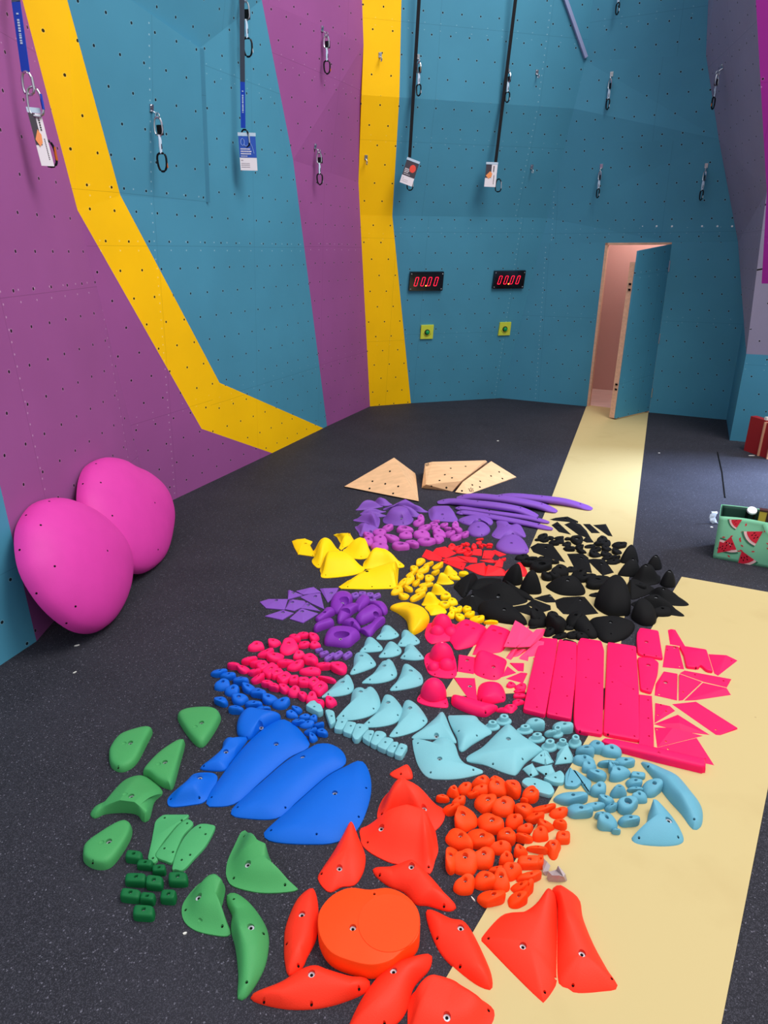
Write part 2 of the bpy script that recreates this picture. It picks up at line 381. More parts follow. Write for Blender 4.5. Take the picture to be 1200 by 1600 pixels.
def S(crop, color, h, items, cluster, kind='hold', boltmat='zinc', name='climbing_hold', z0=0):
    """small holds given as ellipses on the picture: cx, cy, rx, ry, angle, shape"""
    for it in items:
        cx, cy, rx, ry = it[:4]; ang = math.radians(it[4]) if len(it) > 4 else 0; sh = it[5] if len(it) > 5 else 'o'
        fx, fy = cpx(crop, cx, cy); sc = CROP[crop][2]; q_s = 1.02 if crop in ('pk', 'pu1', 'ys') else 1.08; rx *= q_s/sc; ry *= q_s/sc
        zz = h/100; ph = RND.uniform(0, 6.28); pts = []; n = 26
        for i in range(n):
            t = 2*PI*i/n; c, s = math.cos(t), math.sin(t)
            if sh == 'b': e = .45; x = math.copysign(abs(c)**e, c)*.93; y = math.copysign(abs(s)**e, s)*.93
            elif sh == 't': q = 1+.17*math.cos(3*t+ph); x, y = c*q, s*q
            elif sh == 'k': x, y = c, s
            else: q = 1+.09*math.cos(2*t+ph)+.09*math.cos(3*t+ph*2.3)+.03*math.cos(5*t+ph*1.7); x, y = c*q, s*q
            x *= rx; y *= ry; pts.append((x*math.cos(ang)-y*math.sin(ang), x*math.sin(ang)+y*math.cos(ang)))
        ext = max(abs(p[1]) for p in pts)
        q0 = at(fx, fy); hp = proj(q0)[1]-proj(q0+V((0,0,zz)))[1]
        if hp > .95*ext: zz *= .95*ext/hp; hp = .95*ext
        k = 1-hp*.42/(ext); pts = [at(fx+a, fy+hp*.42+b*k) for a, b in pts]
        ar = sum(a.x*b.y-b.x*a.y for a, b in zip(pts, pts[1:]+pts[:1]))
        if ar < 0: pts.reverse()
        cen = sum(pts, V((0,0,0)))/n; R = sum((p-cen).length for p in pts)/n; rmin = min((p-cen).length for p in pts)
        rh = min(.0098, rmin*.31)
        if sh == 'j': rh = rmin*.52
        tl = V((math.cos(ph), math.sin(ph), 0)); tk = RND.uniform(.15, .5) if sh in 'oet' else .08; sk = RND.uniform(.08, .30)*R if sh == 'o' else 0
        if sh == 'k': rr = [(1,0),(1,.12),(.93,.22),(.8,.3),(.66,.34),(.6,.42),(.57,.85),(.52,.96),(.44,1)]
        elif sh == 'b': rr = [(1,0),(1,.35),(.96,.72),(.86,.93),(.7,1),(.5,1.0)]
        elif sh == 't': rr = [(1,0),(1,.12),(.93,.3),(.8,.55),(.64,.8),(.5,.95)]
        elif sh == 'j': rr = [(1,0),(1.0,.3),(.97,.6),(.9,.85),(.78,1.0),(.66,1.03)]
        else: rr = [(1,0),(1.0,.3),(.96,.6),(.86,.83),(.72,.96),(.55,1.0)]
        off = tl*(R*.06+sk*.85) if sh != 'k' else V((0,0,0)); hc = cen+off
        rings = []
        for f, g in rr:
            rings.append([V((cen.x+(p.x-cen.x)*f+tl.x*sk*g*g, cen.y+(p.y-cen.y)*f+tl.y*sk*g*g, z0/100+zz*g*(1+tk*((p-cen).dot(tl)/R)*f if g > .1 else 1))) for p in pts])
        zt = sum(v.z for v in rings[-1])/n
        def circ(r, z): return [V((hc.x, hc.y, z))+((p-cen).normalized())*r for p in pts]
        dep = .012 if sh != 'j' else zz*.55
        gr = tk*zz/R
        for r, dz in ((rh*1.25, 0), (rh, -.0015), (rh*.92, -min(dep, zz*.6))):
            rings.append([v+V((0,0,(v-cen).dot(tl)*gr*(1 if dz > -.01 else .3))) for v in circ(r, zt+dz)])
        vs = [v-V((cen.x, cen.y, z0/100)) for r in rings for v in r]; fs = []
        for i in range(len(rings)-1):
            a, b = i*n, (i+1)*n
            fs += [(a+j, a+(j+1)%n, b+(j+1)%n, b+j) for j in range(n)]
        fs += [tuple(range(n-1, -1, -1)), tuple(range((len(rings)-1)*n, len(rings)*n))]
        org = V((cen.x, cen.y, z0/100))
        me = mesh(name, vs, fs, M[color], None, True, 42)
        o = link(name, me, None, org)
        ct = sum(rings[-1], V((0,0,0)))/n-org
        ring_part('bolt_hole', o, ct+V((0,0,.0004)), V((0,0,1)), rh*.8, rh*.42, .0015, M[boltmat], M['pit'])
        CL.setdefault(cluster, []).append((fx, fy, o, sh, rx*ry, kind)); ALL.append(o)
ORD = ['first','second','third','fourth','fifth','sixth','seventh','eighth','ninth','tenth','eleventh','twelfth','thirteenth','fourteenth','fifteenth','sixteenth']
SHW = dict(o='rounded', b='blocky', t='three-cornered', j='pocketed', k='knob-topped', e='edge-shaped')
KIND = {'magenta':'pocket_hold', 'crimp':'crimp_hold', 'pink':'sloper_hold', 'blue':'foothold', 'orange':'jug_hold', 'pale blue':'pinch_hold', 'light blue':'knob_hold',
        'dark green':'block_hold', 'tile':'tile_hold', 'red':'foothold', 'piece':'foothold', 'chunk':'jug_hold', 'ball':'ball_hold'}
def name_cluster(key, per, colour, noun='hold', where=''):
    nm = KIND.get(noun) or KIND.get(colour)
    if nm:
        for a in CL[key]: a[2].name = nm; a[2].data.name = nm
    L = sorted(CL[key], key=lambda a: -a[1]); rows = [L[i:i+per] for i in range(0, len(L), per)]
    if len(rows) > 1 and len(rows[-1]) < 2: last_ = rows.pop(); rows[-1] += last_
    med = sorted(a[4] for a in L)[len(L)//2]
    for r, row in enumerate(rows):
        row.sort(key=lambda a: a[0])
        rn = 'front row' if r == 0 else 'back row' if r == len(rows)-1 else ORD[r]+' row from the front'
        for i, a in enumerate(row):
            sz = 'larger ' if a[4] > 1.5*med else 'tiny ' if a[4] < .55*med else 'small '
            pos = 'leftmost' if i == 0 else 'rightmost' if i == len(row)-1 else ORD[i]+' from left'
            lb = f"{sz}{SHW[a[3]]} {colour} {noun}, {pos} in {rn}{where}"
            if len(lb.split()) > 16: lb = f"{SHW[a[3]]} {colour} {noun}, {pos} in {rn}{where}"
            if len(lb.split()) > 16: lb = f"{colour} {noun}, {pos} in {rn}{where}"
            tag(a[2], lb, 'climbing hold', key)

def RAIL(crop, color, line, wd, th, label, group):
    """long arched bar: centre line given at its top edge as crop pixels with heights in cm"""
    P = [at(*cpx(crop, x, y), z/100) for x, y, z in line]; n = len(P); K = 6; C_ = []
    for i in range(n-1):
        a, b, c, d = P[max(0, i-1)], P[i], P[i+1], P[min(n-1, i+2)]
        for j in range(K):
            t = j/K; C_.append(.5*((2*b)+(c-a)*t+(2*a-5*b+4*c-d)*t*t+(3*b-a-3*c+d)*t**3))
    C_.append(P[-1]); L = len(C_); vs = []; fs = []; k = 14
    for i, c in enumerate(C_):
        d = (C_[min(i+1, L-1)]-C_[max(i-1, 0)]); d.z = 0; d.normalize(); sd = V((-d.y, d.x, 0)); s = i/(L-1)
        w = wd/200*min(1, .42+1.1*math.sin(PI*min(1, max(0, s)))**.6); t = min(th/100, c.z*.92+.002)*min(1, .7+math.sin(PI*s))
        for j in range(k):
            a = 2*PI*j/k; x = math.cos(a); z = math.sin(a)
            vs.append(V((c.x, c.y, 0))+sd*(w*math.copysign(abs(x)**.7, x))+V((0,0,max(.001, c.z-t/2+t/2*(math.copysign(abs(z)**.8, z))))))
    for i in range(L-1): fs += [(i*k+j, i*k+(j+1)%k, (i+1)*k+(j+1)%k, (i+1)*k+j) for j in range(k)]
    fs += [tuple(range(k-1, -1, -1)), tuple(range((L-1)*k, L*k))]
    org = V((C_[L//2].x, C_[L//2].y, 0)); me = mesh('rail_hold', [v-org for v in vs], fs, M[color], None, True, 50)
    o = link('rail_hold', me, None, org); tag(o, label, 'climbing hold', group)
    for i in (int(L*.12), int(L*.45), int(L*.8)):
        disc_part('screw_hole', o, C_[i]-org+V((0,0,.0008)), V((0,0,1)), .0055, M['pit'])
    ALL.append(o); return o

def BUMP(o, crop, x, y, r, h, color):
    c = at(*cpx(crop, x, y)); bm = bmesh.new(); bmesh.ops.create_uvsphere(bm, u_segments=28, v_segments=16, radius=1)
    bmesh.ops.delete(bm, geom=[v for v in bm.verts if v.co.z < -.2], context='VERTS')
    for v in bm.verts: v.co = V((v.co.x*r/100, v.co.y*r/100, max(0, v.co.z)*h/100+.002))
    me = bpy.data.meshes.new('rounded_bump'); bm.to_mesh(me); bm.free(); me.materials.append(M[color]); fin(me, True)
    b = link('rounded_bump', me, o); b.location = V((c.x, c.y, 0))-V((o.location.x, o.location.y, 0)); return b
# ------------------------------------------------------------------ the room
def plane3(a, b, c):
    n = (b-a).cross(c-a).normalized(); return (a, n)
def lean_plane(a, b, deg):
    """through floor line a-b, leaning toward the camera by deg"""
    h = (b-a).normalized(); nin = V((h.y, -h.x, 0))
    if nin.dot(-a) < 0: nin = -nin
    l = math.radians(deg); up = V((0,0,math.cos(l)))+nin*math.sin(l)
    return (a, h.cross(up).normalized())
def hinge(pl, z, x):
    """point of plane pl at height z seen in picture column x"""
    lo, hi = -400., 1300.
    for _ in range(50):
        mid = (lo+hi)/2; q = onp(x, mid, pl)
        if q.z > z: lo = mid
        else: hi = mid
    return onp(x, (lo+hi)/2, pl)
TOP = -420
class Wall:
    def __init__(s, name): s.name = name; s.v = []; s.f = []; s.mi = []; s.uv = []; s.mats = []
    def face(s, pts, m, uvo=(0, 0)):
        if m not in s.mats: s.mats.append(m)
        # metres along the horizontal of this facet and up its slope
        n = V((0,0,0))
        for i in range(len(pts)):
            a, b = pts[i], pts[(i+1)%len(pts)]
            n += V(((a.y-b.y)*(a.z+b.z), (a.z-b.z)*(a.x+b.x), (a.x-b.x)*(a.y+b.y)))
        n.normalize(); hx = V((0,0,1)).cross(n).normalized(); up = n.cross(hx)
        if up.z < 0: up = -up
        if hx.x < 0: hx = -hx
        o = len(s.v); s.v += list(pts); s.f.append(list(range(o, o+len(pts)))); s.mi.append(s.mats.index(m))
        s.uv += [(p.dot(hx)+uvo[0], p.dot(up)+uvo[1]) for p in pts]
    def build(s):
        me = bpy.data.meshes.new(s.name); me.from_pydata([tuple(p) for p in s.v], [], s.f)
        for m in s.mats: me.materials.append(W.get(m) or M[m])
        ul = me.uv_layers.new(name='metres')
        for p in me.polygons:
            p.material_index = s.mi[p.index]
            for li in p.loop_indices: ul.data[li].uv = s.uv[me.loops[li].vertex_index]
        o = link(s.name, me)
        # panel thickness, away from the room
        bm = bmesh.new(); bm.from_mesh(me)
        for f in bm.faces:
            if f.normal.dot(cC-f.calc_center_median()) < 0: f.normal_flip()
        bm.to_mesh(me); bm.free()
        md = o.modifiers.new('thickness', 'SOLIDIFY'); md.thickness = .03; md.offset = -1
        tag(o, kind='structure'); return o
f_ = lambda x, y: at(x, y, 0)
EF0, GH0 = f_(578, 635), f_(783, 622)
G = lean_plane(EF0, GH0, 11)
hG = (GH0-EF0).normalized()
zg1 = onp(613, 337, G).z
def tilt(pl, p, h, deg):
    """plane through p, along h, leaning deg more toward the room than pl"""
    n = pl[1]; up = n.cross(h)
    if up.z < 0: up = -up
    if n.dot(cC-p) < 0: n = -n
    l = math.radians(deg); u2 = up*math.cos(l)+n*math.sin(l)
    return (p, h.cross(u2).normalized())
a1 = hinge(G, zg1, 700); G1 = tilt(G, a1, hG, 7)
zg2 = onp(700, 157, G1).z; a2 = hinge(G1, zg2, 700); G2 = tilt(G1, a2, hG, -10)
def onG(x, y):
    q = onp(x, y, G)
    if q.z <= zg1: return q
    q = onp(x, y, G1)
    if q.z <= zg2: return q
    return onp(x, y, G2)
def gat(x, k): return hinge((G, G1)[k], (zg1, zg2)[k], x)
# back wall
wb = Wall('wall_back')
efs = [EF0, onG(560, 285), onG(568, 70), onG(552, TOP)]      # corner with the left wall
e1, e2 = gat(562, 0), gat(565, 1)                            # seams crossing the corner line
YB = [f_(642, 630), gat(613, 0), gat(624, 1), onG(636, TOP)]  # yellow / teal boundary
# seam y at corner lies above the kink for seam 0?
GH = [GH0, None, None, None]
def colx(y): # picture column of the corner between back wall and door wall
    pts = [(622, 783), (380, 845), (95, 915), (0, 927), (TOP, 975)]
    for (ya, xa), (yb, xb) in zip(pts, pts[1:]):
        if y >= yb: return xa+(xb-xa)*(ya-y)/(ya-yb)
    return 975
def corner_on(pl, z):
    x = 850
    for _ in range(12):
        q = hinge(pl, z, x); x = colx(proj(q)[1])
    return hinge(pl, z, x)
c1, c2 = corner_on(G, zg1), corner_on(G1, zg2)
GHK = [GH0, onG(845, 380), onG(915, 95), onG(975, TOP)]
order = [EF0]
if efs[1].z < zg1: lowE, midE = [EF0, efs[1], e1], [e1]
else: lowE, midE = [EF0, e1], [e1, efs[1]]
midE = midE+[e2]; hiE = [e2, efs[2], efs[3]] if efs[2].z > zg2 else [e2, efs[3]]
if efs[2].z <= zg2: midE = midE[:-1]+[efs[2], e2]
wb.face(lowE+[YB[1], YB[0]], 'yellow'); wb.face(midE+[YB[2], YB[1]], 'yellow'); wb.face(hiE+[YB[3], YB[2]], 'yellow')
L2 = onG(883, 225)
cl = sorted([p for p in GHK]+[c1, c2, L2], key=lambda p: p.z)
seg = lambda a, b: [p for p in cl if a-1e-6 <= p.z <= b+1e-6]
wb.face([YB[0], YB[1]]+seg(0, zg1)[::-1], 'teal'); wb.face([YB[1], YB[2]]+seg(zg1, zg2)[::-1], 'teal'); wb.face([YB[2], YB[3]]+seg(zg2, 99)[::-1], 'teal')
wb.build()
# door wall
HI0 = f_(1135, 656)
wd = Wall('wall_right')
H0 = plane3(GHK[0], HI0, GHK[1])
def follow(left, hdir, lst):
    pass
hH = (HI0-GH0).normalized()
def on_lvl(pl, z, x): return hinge(pl, z, x)
zh1 = GHK[1].z
rt = [(1166, 480), (1153, 388), (1123, 217), (1103, 85), (1125, TOP)]
K1 = onp(1166, 480, H0)
H1 = tilt((GHK[1], H0[1]), GHK[1], hH, 0)
R1 = hinge(H0, zh1, 1153)
zh2 = None
cH2 = [p for p in cl if True]
pH1 = plane3(GHK[1], R1, L2); R2 = onp(1123, 217, pH1)
pH2 = plane3(L2, R2, GHK[2]); R3 = onp(1103, 86, pH2)
pH3 = plane3(GHK[2], R3, GHK[3]); R4 = onp(1125, TOP, pH3)
# door opening
dBL, dBR = f_(917, 633.5), f_(1016, 644.5)
dTL, dTR = hinge(H0, zh1, 946), hinge(H0, zh1, 1050)
dBL = onp(917, 633, H0); dBR = onp(1014, 644, H0); dBL.z = dBR.z = 0
lowc = seg(0, zh1-1e-4)
wd.face([GH0, dBL, dTL, GHK[1]]+[p for p in seg(0, zh1)[::-1] if 1e-3 < p.z < zh1-1e-3], 'teal')
wd.face([dBR, HI0, K1, R1, dTR], 'teal')
wd.face([GHK[1], dTL, dTR, R1, R2, L2]+[p for p in seg(zh1, L2.z)[::-1] if zh1+1e-3 < p.z < L2.z-1e-3], 'teal')
wd.face([L2, R2, R3, GHK[2]]+[p for p in seg(L2.z, GHK[2].z)[::-1] if L2.z+1e-3 < p.z < GHK[2].z-1e-3], 'teal')
wd.face([GHK[2], R3, R4, GHK[3]], 'teal')
# column on the right
IJ0, JR0 = f_(1140, 688), f_(1200, 694)
pI = plane3(HI0, IJ0, K1); I1 = onp(1166, 553, pI)
jx = (JR0-IJ0).normalized(); pJ = plane3(IJ0, JR0, I1)
Jg = onp(1190, 443, pJ); I2 = onp(1198, 300, pJ); I3 = onp(1181, 0, pJ); I3b = I3+(I3-I2)*.9
JRr = IJ0+jx*2.4
def Jpt(base, s): return base+jx*s
wd.face([HI0, IJ0, I1, K1], 'teal')
wd.face([K1, I1, Jg, I2, R2, R1], 'grey')
wd.face([R2, I2, I3, R3], 'grey'); wd.face([R3, I3, I3b, R4], 'grey')
wd.face([IJ0, JRr, Jpt(I1, 2.2), I1], 'teal')
wd.face([I1, Jpt(I1, 2.2), Jpt(Jg, 2.0), Jg], 'grey')
wd.face([Jg, Jpt(Jg, 2.0), Jpt(I2, 2.0), I2], 'magenta')
wd.face([I2, Jpt(I2, 2.0), Jpt(I3, 2.0), I3], 'magenta'); wd.face([I3, Jpt(I3, 2.0), Jpt(I3b, 2.0), I3b], 'magenta')
wd.build()
# left wall
wl = Wall('wall_left')
BC0 = f_(237, 797)
D = plane3(BC0, EF0, efs[1])
T1, T2 = onp(458, 250, D), onp(400, TOP, D)
S1 = onp(409, 0, D)
YR = [f_(505, 669), onp(343, 598, D), onp(188, 305, D)]
YL = [f_(425, 708), onp(315, 670, D), onp(121, 328, D)]
TB = [f_(511, 666), T1, S1]
v1, v2 = onp(322, 316, D), onp(312, 75, D)
def nearer(x, y, pl, s): q = onp(x, y, pl); return cC+(q-cC)*s
D2 = tilt(D, YR[2], (v1-YR[2]).normalized(), 5)
v3, v4, v2n = onp(105, 0, D2), onp(200, -3, D2), onp(312, 75, D2)
v3t = onp(20, TOP*.45, D2); v4t = onp(300, TOP, D)
lo_ = sorted([efs[0], efs[1]], key=lambda p: p.z)
wl.face([TB[0], EF0, efs[1], T1], 'purple')
wl.face([T1, efs[1], efs[2], S1], 'purple'); wl.face([S1, efs[2], efs[3], T2], 'purple')
wl.face([YR[0], TB[0], T1, S1, v2, v1, YR[2], YR[1]], 'teal')
wl.face([YR[2], v1, v2n, v4, v3], 'teal'); wl.face([v1, v2, v2n], 'teal')
wl.face([v4, v2n, v2, S1], 'teal'); wl.face([v4, S1, T2, v4t], 'teal'); wl.face([v3, v4, v4t, v3t], 'teal')
wl.face([YL[0], YR[0], YR[1], YL[1]], 'yellow'); wl.face([YL[1], YR[1], YR[2], YL[2]], 'yellow')
BCt = onp(123, 333, D)
wl.face([BC0, YL[0], YL[1], YL[2], BCt], 'purple')
AB0 = f_(57, 1002)
pB = plane3(BC0, AB0, BCt)
A1 = onp(0, 758, pB); u1 = onp(35, 0, pB); uT = onp(-20, TOP*.45, pB)
A1b = A1+(A1-AB0)*1.6
wl.face([YL[2], YR[2], v3, u1], 'yellow'); wl.face([u1, v3, v3t, uT], 'yellow')
bl1 = A1b+V((0,-.6,0)); 
wl.face([AB0, BC0, BCt, YL[2], u1, uT, A1b], 'purple')
A00 = f_(0, 1040); dA = (A00-AB0).normalized()
Aend = AB0+dA*2.6
wl.face([AB0, A1b, A1b+dA*2.6, Aend], 'teal')
wl.build()
if 1:
    for n_, q_ in dict(AB0=AB0, BC0=BC0, BCt=BCt, efs1=efs[1], efs2=efs[2], T1=T1, YL2=YL[2], A1=A1, u1=u1, K1=K1, R1=R1, R2=R2, R3=R3, I1=I1, I2=I2, I3=I3, Jg=Jg, dTL=dTL, dTR=dTR, L2=L2, GHK1=GHK[1], GHK2=GHK[2], top=efs[3]).items(): print(n_, tuple(round(c, 2) for c in q_))

# floor: black rubber granulate
fm = mat('floor_rubber', (44,44,52), rough=.75, spec=.2)
nt = fm.node_tree; b = nt.nodes['Principled BSDF']
tc = nt.nodes.new('ShaderNodeTexCoord')
def flecks(scale, thr, soft):
    v = nt.nodes.new('ShaderNodeTexVoronoi'); v.inputs['Scale'].default_value = scale; nt.links.new(tc.outputs['Object'], v.inputs['Vector'])
    r = nt.nodes.new('ShaderNodeMapRange'); r.inputs[1].default_value = thr; r.inputs[2].default_value = thr+soft; nt.links.new(v.outputs['Color'], r.inputs[0]); return r.outputs[0]
def fmix(f, a, c):
    x = nt.nodes.new('ShaderNodeMix'); x.data_type = 'RGBA'; nt.links.new(f, x.inputs[0])
    for i, s in ((6, a), (7, c)):
        if isinstance(s, tuple): x.inputs[i].default_value = s
        else: nt.links.new(s, x.inputs[i])
    return x.outputs[2]
big = nt.nodes.new('ShaderNodeTexNoise'); big.inputs['Scale'].default_value = 2.2; big.inputs['Detail'].default_value = 6; nt.links.new(tc.outputs['Object'], big.inputs['Vector'])
mr = nt.nodes.new('ShaderNodeMapRange'); mr.inputs[1].default_value = .35; mr.inputs[2].default_value = .7; nt.links.new(big.outputs[0], mr.inputs[0])
base = fmix(mr.outputs[0], lin((34,34,41)), lin((44,43,51)))
base = fmix(flecks(420, .6, .1), base, lin((60,59,68)))
base = fmix(flecks(260, .87, .05), base, lin((100,98,110)))
base = fmix(flecks(260, .99, .008), base, lin((150,148,158)))
nt.links.new(base, b.inputs['Base Color'])
vb = nt.nodes.new('ShaderNodeTexNoise'); vb.inputs['Scale'].default_value = 300; nt.links.new(tc.outputs['Object'], vb.inputs['Vector'])
bp = nt.nodes.new('ShaderNodeBump'); bp.inputs['Strength'].default_value = .6; bp.inputs['Distance'].default_value = .003; nt.links.new(vb.outputs[0], bp.inputs['Height']); nt.links.new(bp.outputs[0], b.inputs['Normal'])
fl = mesh('floor', [(-3.2,-6,-.06),(12,-6,-.06),(12,9.6,-.06),(-3.2,9.6,-.06),(-3.2,-6,0),(12,-6,0),(12,9.6,0),(-3.2,9.6,0)],
          [(0,3,2,1),(4,5,6,7),(0,1,5,4),(1,2,6,5),(2,3,7,6),(3,0,4,7)], fm)
tag(link('floor', fl), kind='structure')
# yellow protective mats (thin)
ym = mat('mat_yellow', (196,176,124), rough=.7, spec=.25)
nt = ym.node_tree; b = nt.nodes['Principled BSDF']; tc = nt.nodes.new('ShaderNodeTexCoord')
base = fmix(flecks(90, .975, .01), lin((196,176,124)), lin((150,125,85)))
nz = nt.nodes.new('ShaderNodeTexNoise'); nz.inputs['Scale'].default_value = 3; nz.inputs['Detail'].default_value = 8; nt.links.new(tc.outputs['Object'], nz.inputs['Vector'])
mr = nt.nodes.new('ShaderNodeMapRange'); mr.inputs[1].default_value = .56; mr.inputs[2].default_value = .74; mr.inputs[4].default_value = .3; nt.links.new(nz.outputs[0], mr.inputs[0])
base = fmix(mr.outputs[0], base, lin((178,154,104)))
nt.links.new(base, b.inputs['Base Color'])
def floormat(name, pts, z, label):
    vs = [V((p.x, p.y, 0)) for p in pts]; m = MB(); m.poly(vs, V((0,0,1)), z); o = m.build(name, ym); tag(o, label, 'mat'); return o
pL0, pL1 = f_(917, 633), f_(862, 775); pR0, pR1 = f_(1013, 645), f_(989, 850)
dL = (pL1-pL0).normalized(); dR = (pR1-pR0).normalized()
pa = f_(820, 862); pb = pR0+dR*((pR1-pR0).length+2.6)
n0 = f_(1065, 902); n1 = f_(700, 1524)
path_pts = [pL0+V((0,0,0)), f_(862, 777), f_(815, 880), f_(798, 925), f_(690, 1090), f_(930, 1100), f_(972, 1005), pR1, pR0]
pcl = [pL0, f_(862, 777), f_(822, 870), f_(740, 1010), f_(690, 1090), f_(960, 1075), f_(974, 980), pR1, pR0]
floormat('floor_mat', pcl, .003, 'narrow yellow protective mat leading to the open door')
q1 = f_(1065, 902); q2 = f_(700, 1524); q2 = q1+(q2-q1)*1.25
q3 = f_(1200, 1230); q4 = f_(1127, 1600); q4 = q3+(q4-q3)*1.3
qr = f_(1200, 926); xr = qr+(qr-q1)*0.25
q3b = q4+(q3-q4)*1.0
# right edge extended back until it meets the rear edge line
def inter(a, b, c, d):
    r = b-a; s = d-c; t = ((c-a).x*s.y-(c-a).y*s.x)/(r.x*s.y-r.y*s.x); return a+r*t
qR = inter(q1, qr, q4, q3)
floormat('floor_mat', [q1, qR, q4, q2], .004, 'wide yellow protective mat under the pink and orange holds')
# narrow dark gap strip visible between both mats is bare floor
# seam between rubber mats on the right
m = MB(); a, b_ = f_(1121, 707), f_(1133, 778); a.z = b_.z = .0005
m.tube([a+V((0,0,.001)), a.lerp(b_, .5)+V((.012,0,.001)), b_+V((0,0,.001))], .006, 6); o = m.build('trim_1', M['pit']); tag(o, kind='structure')

# corridor behind the door
nH = H0[1] if H0[1].dot(cC-dBL) > 0 else -H0[1]
nh = V((nH.x, nH.y, 0)).normalized(); back = -nh
m = MB(); o1 = dBL-hH*.5+back*.03; o2 = dBR+hH*.6+back*.03
def qd(a, b, c, d, k): m.add([a, b, c, d], [(0,1,2,3)], k)
D_ = back*1.25; U_ = V((0,0,2.6))
qd(o1, o2, o2+D_, o1+D_, 1); qd(o1+D_, o2+D_, o2+D_+U_, o1+D_+U_, 0); qd(o1, o1+D_, o1+D_+U_, o1+U_, 0); qd(o2, o2+D_, o2+D_+U_, o2+U_, 0); qd(o1+U_, o2+U_, o2+D_+U_, o1+D_+U_, 0)
cr = m.build('wall_corridor', [M['backwall'], M['boards']]); 
for v_ in cr.data.vertices: v_.co.z += .001
tag(cr, kind='structure')
ld = bpy.data.lights.new('corridor_lamp', 'POINT'); ld.energy = 32; ld.shadow_soft_size = .15; ld.color = (1,.9,.86)
lo = bpy.data.objects.new('corridor_lamp', ld); C.objects.link(lo); lo.location = (o1+o2)/2+D_*.5+V((0,0,2.35))
# door frame reveal
slope = (dTL-dBL).normalized(); slr = (dTR-dBR).normalized()
m = MB(); t = back*.10
m.hexa([dBL, dBL+hH*.03, dTL+hH*.03, dTL], [p+t for p in (dBL, dBL+hH*.03, dTL+hH*.03, dTL)])
m.hexa([dBR-hH*.03, dBR, dTR, dTR-hH*.03], [p+t for p in (dBR-hH*.03, dBR, dTR, dTR-hH*.03)])
m.hexa([dTL-slope*.025, dTR-slr*.025, dTR, dTL], [p+t for p in (dTL-slope*.025, dTR-slr*.025, dTR, dTL)])
o = m.build('trim_2', M['pinewood'], org=dBL); tag(o, kind='structure')
# door leaf, hinged on the right, standing open into the room
fB = at(962, 654, .02); hb = dBR+V((0,0,.02)); ht = dTR-slr*.02
w = (fB-hb); w.z = 0
fT = onp(998, 392, plane3(hb, fB, ht))
th = w.cross(ht-hb).normalized(); 
if th.dot(cC-hb) < 0: th = -th
de = empty('door_1', hb, 'teal climbing-panel door standing open, hinged on its right side', 'door'); del de['label']; del de['category']; de['kind'] = 'structure'
def dsub(name, m, mats, **k):
    for i in range(len(m.v)): m.v[i] = m.v[i]-hb
    me = mesh(name, m.v, m.f, mats, m.m); return link(name, me, de)
m = MB(); m.hexa([hb, fB, fT, ht], [p-th*.022 for p in (hb, fB, fT, ht)])
lf = dsub('door_leaf', m, [W['teal']])
ul = lf.data.uv_layers.new(name='metres')
wx = w.normalized(); wz = (ht-hb).normalized()
for l_ in lf.data.loops:
    p = lf.data.vertices[l_.vertex_index].co; ul.data[l_.index].uv = (p.dot(wx)+.06, p.dot(wz)+.04)
m = MB(); e_ = -wx*.0
m.hexa([fB, fB-wx*.07, fT-wx*.07-wz*.12, fT-wz*.12], [p-th*.07 for p in (fB, fB-wx*.07, fT-wx*.07-wz*.12, fT-wz*.12)])
for i in range(len(m.v)): m.v[i] = m.v[i]-th*.023
dsub('door_brace', m, [M['pinewood']])
for s_ in (.2, .8):
    m = MB(); c_ = fB.lerp(fT, s_)-th*.05
    for dz in (-.03, .03): m.box(c_+wz*dz+wx*.004, .006, .03, .022, wx, th, wz)
    dsub('door_latch', m, [M['blackmetal']])
for s_ in (.12, .46, .88):
    m = MB(); c_ = hb.lerp(ht, s_); m.cyl(c_+th*.006-wz*.06, c_+th*.006+wz*.06, .008); dsub('door_hinge', m, [M['steel']])
# pale edge strip high on the back wall
m = MB(); ta, tb = onG(878, -12), onG(914, 90); nG = G2[1] if G2[1].dot(cC-ta) > 0 else -G2[1]; dd = (tb-ta).normalized(); sd = dd.cross(nG).normalized()
m.box((ta+tb)/2+nG*.02, (tb-ta).length, .035, .03, dd, sd, nG)
o = m.build('trim_3', mat('edge_strip', (150,160,200), rough=.5), org=(ta+tb)/2); tag(o, kind='structure')

# ------------------------------------------------------------------ light
w_ = bpy.data.worlds.new('world'); scn.world = w_; w_.use_nodes = True
wn = w_.node_tree; bg = wn.nodes['Background']; bg.inputs[0].default_value = (.94,.96,1,1)
tc = wn.nodes.new('ShaderNodeTexCoord'); sx = wn.nodes.new('ShaderNodeSeparateXYZ'); wn.links.new(tc.outputs['Generated'], sx.inputs[0])
mr = wn.nodes.new('ShaderNodeMapRange'); mr.inputs[1].default_value = -.1; mr.inputs[2].default_value = .7; mr.inputs[3].default_value = .36; mr.inputs[4].default_value = 1.22
wn.links.new(sx.outputs[2], mr.inputs[0]); wn.links.new(mr.outputs[0], bg.inputs[1])
def area(name, loc, tgt, sx, sy, e, col=(1,1,1)):
    d = bpy.data.lights.new(name, 'AREA'); d.shape = 'RECTANGLE'; d.size = sx; d.size_y = sy; d.energy = e; d.color = col
    o = bpy.data.objects.new(name, d); C.objects.link(o); o.location = loc
    o.rotation_euler = (V(tgt)-V(loc)).to_track_quat('-Z', 'Y').to_euler(); return o
area('skylight', (3.6, 2.6, 8.2), (-.6, 6.0, 1.0), 4, 4, 580, (1,.97,.93))
sdl = area('side_daylight', (7.2, 5.6, 3.4), (4.5, 5.9, 0), 1.0, 1.4, 330, (.5,.66,1)); sdl.data.spread = math.radians(52)
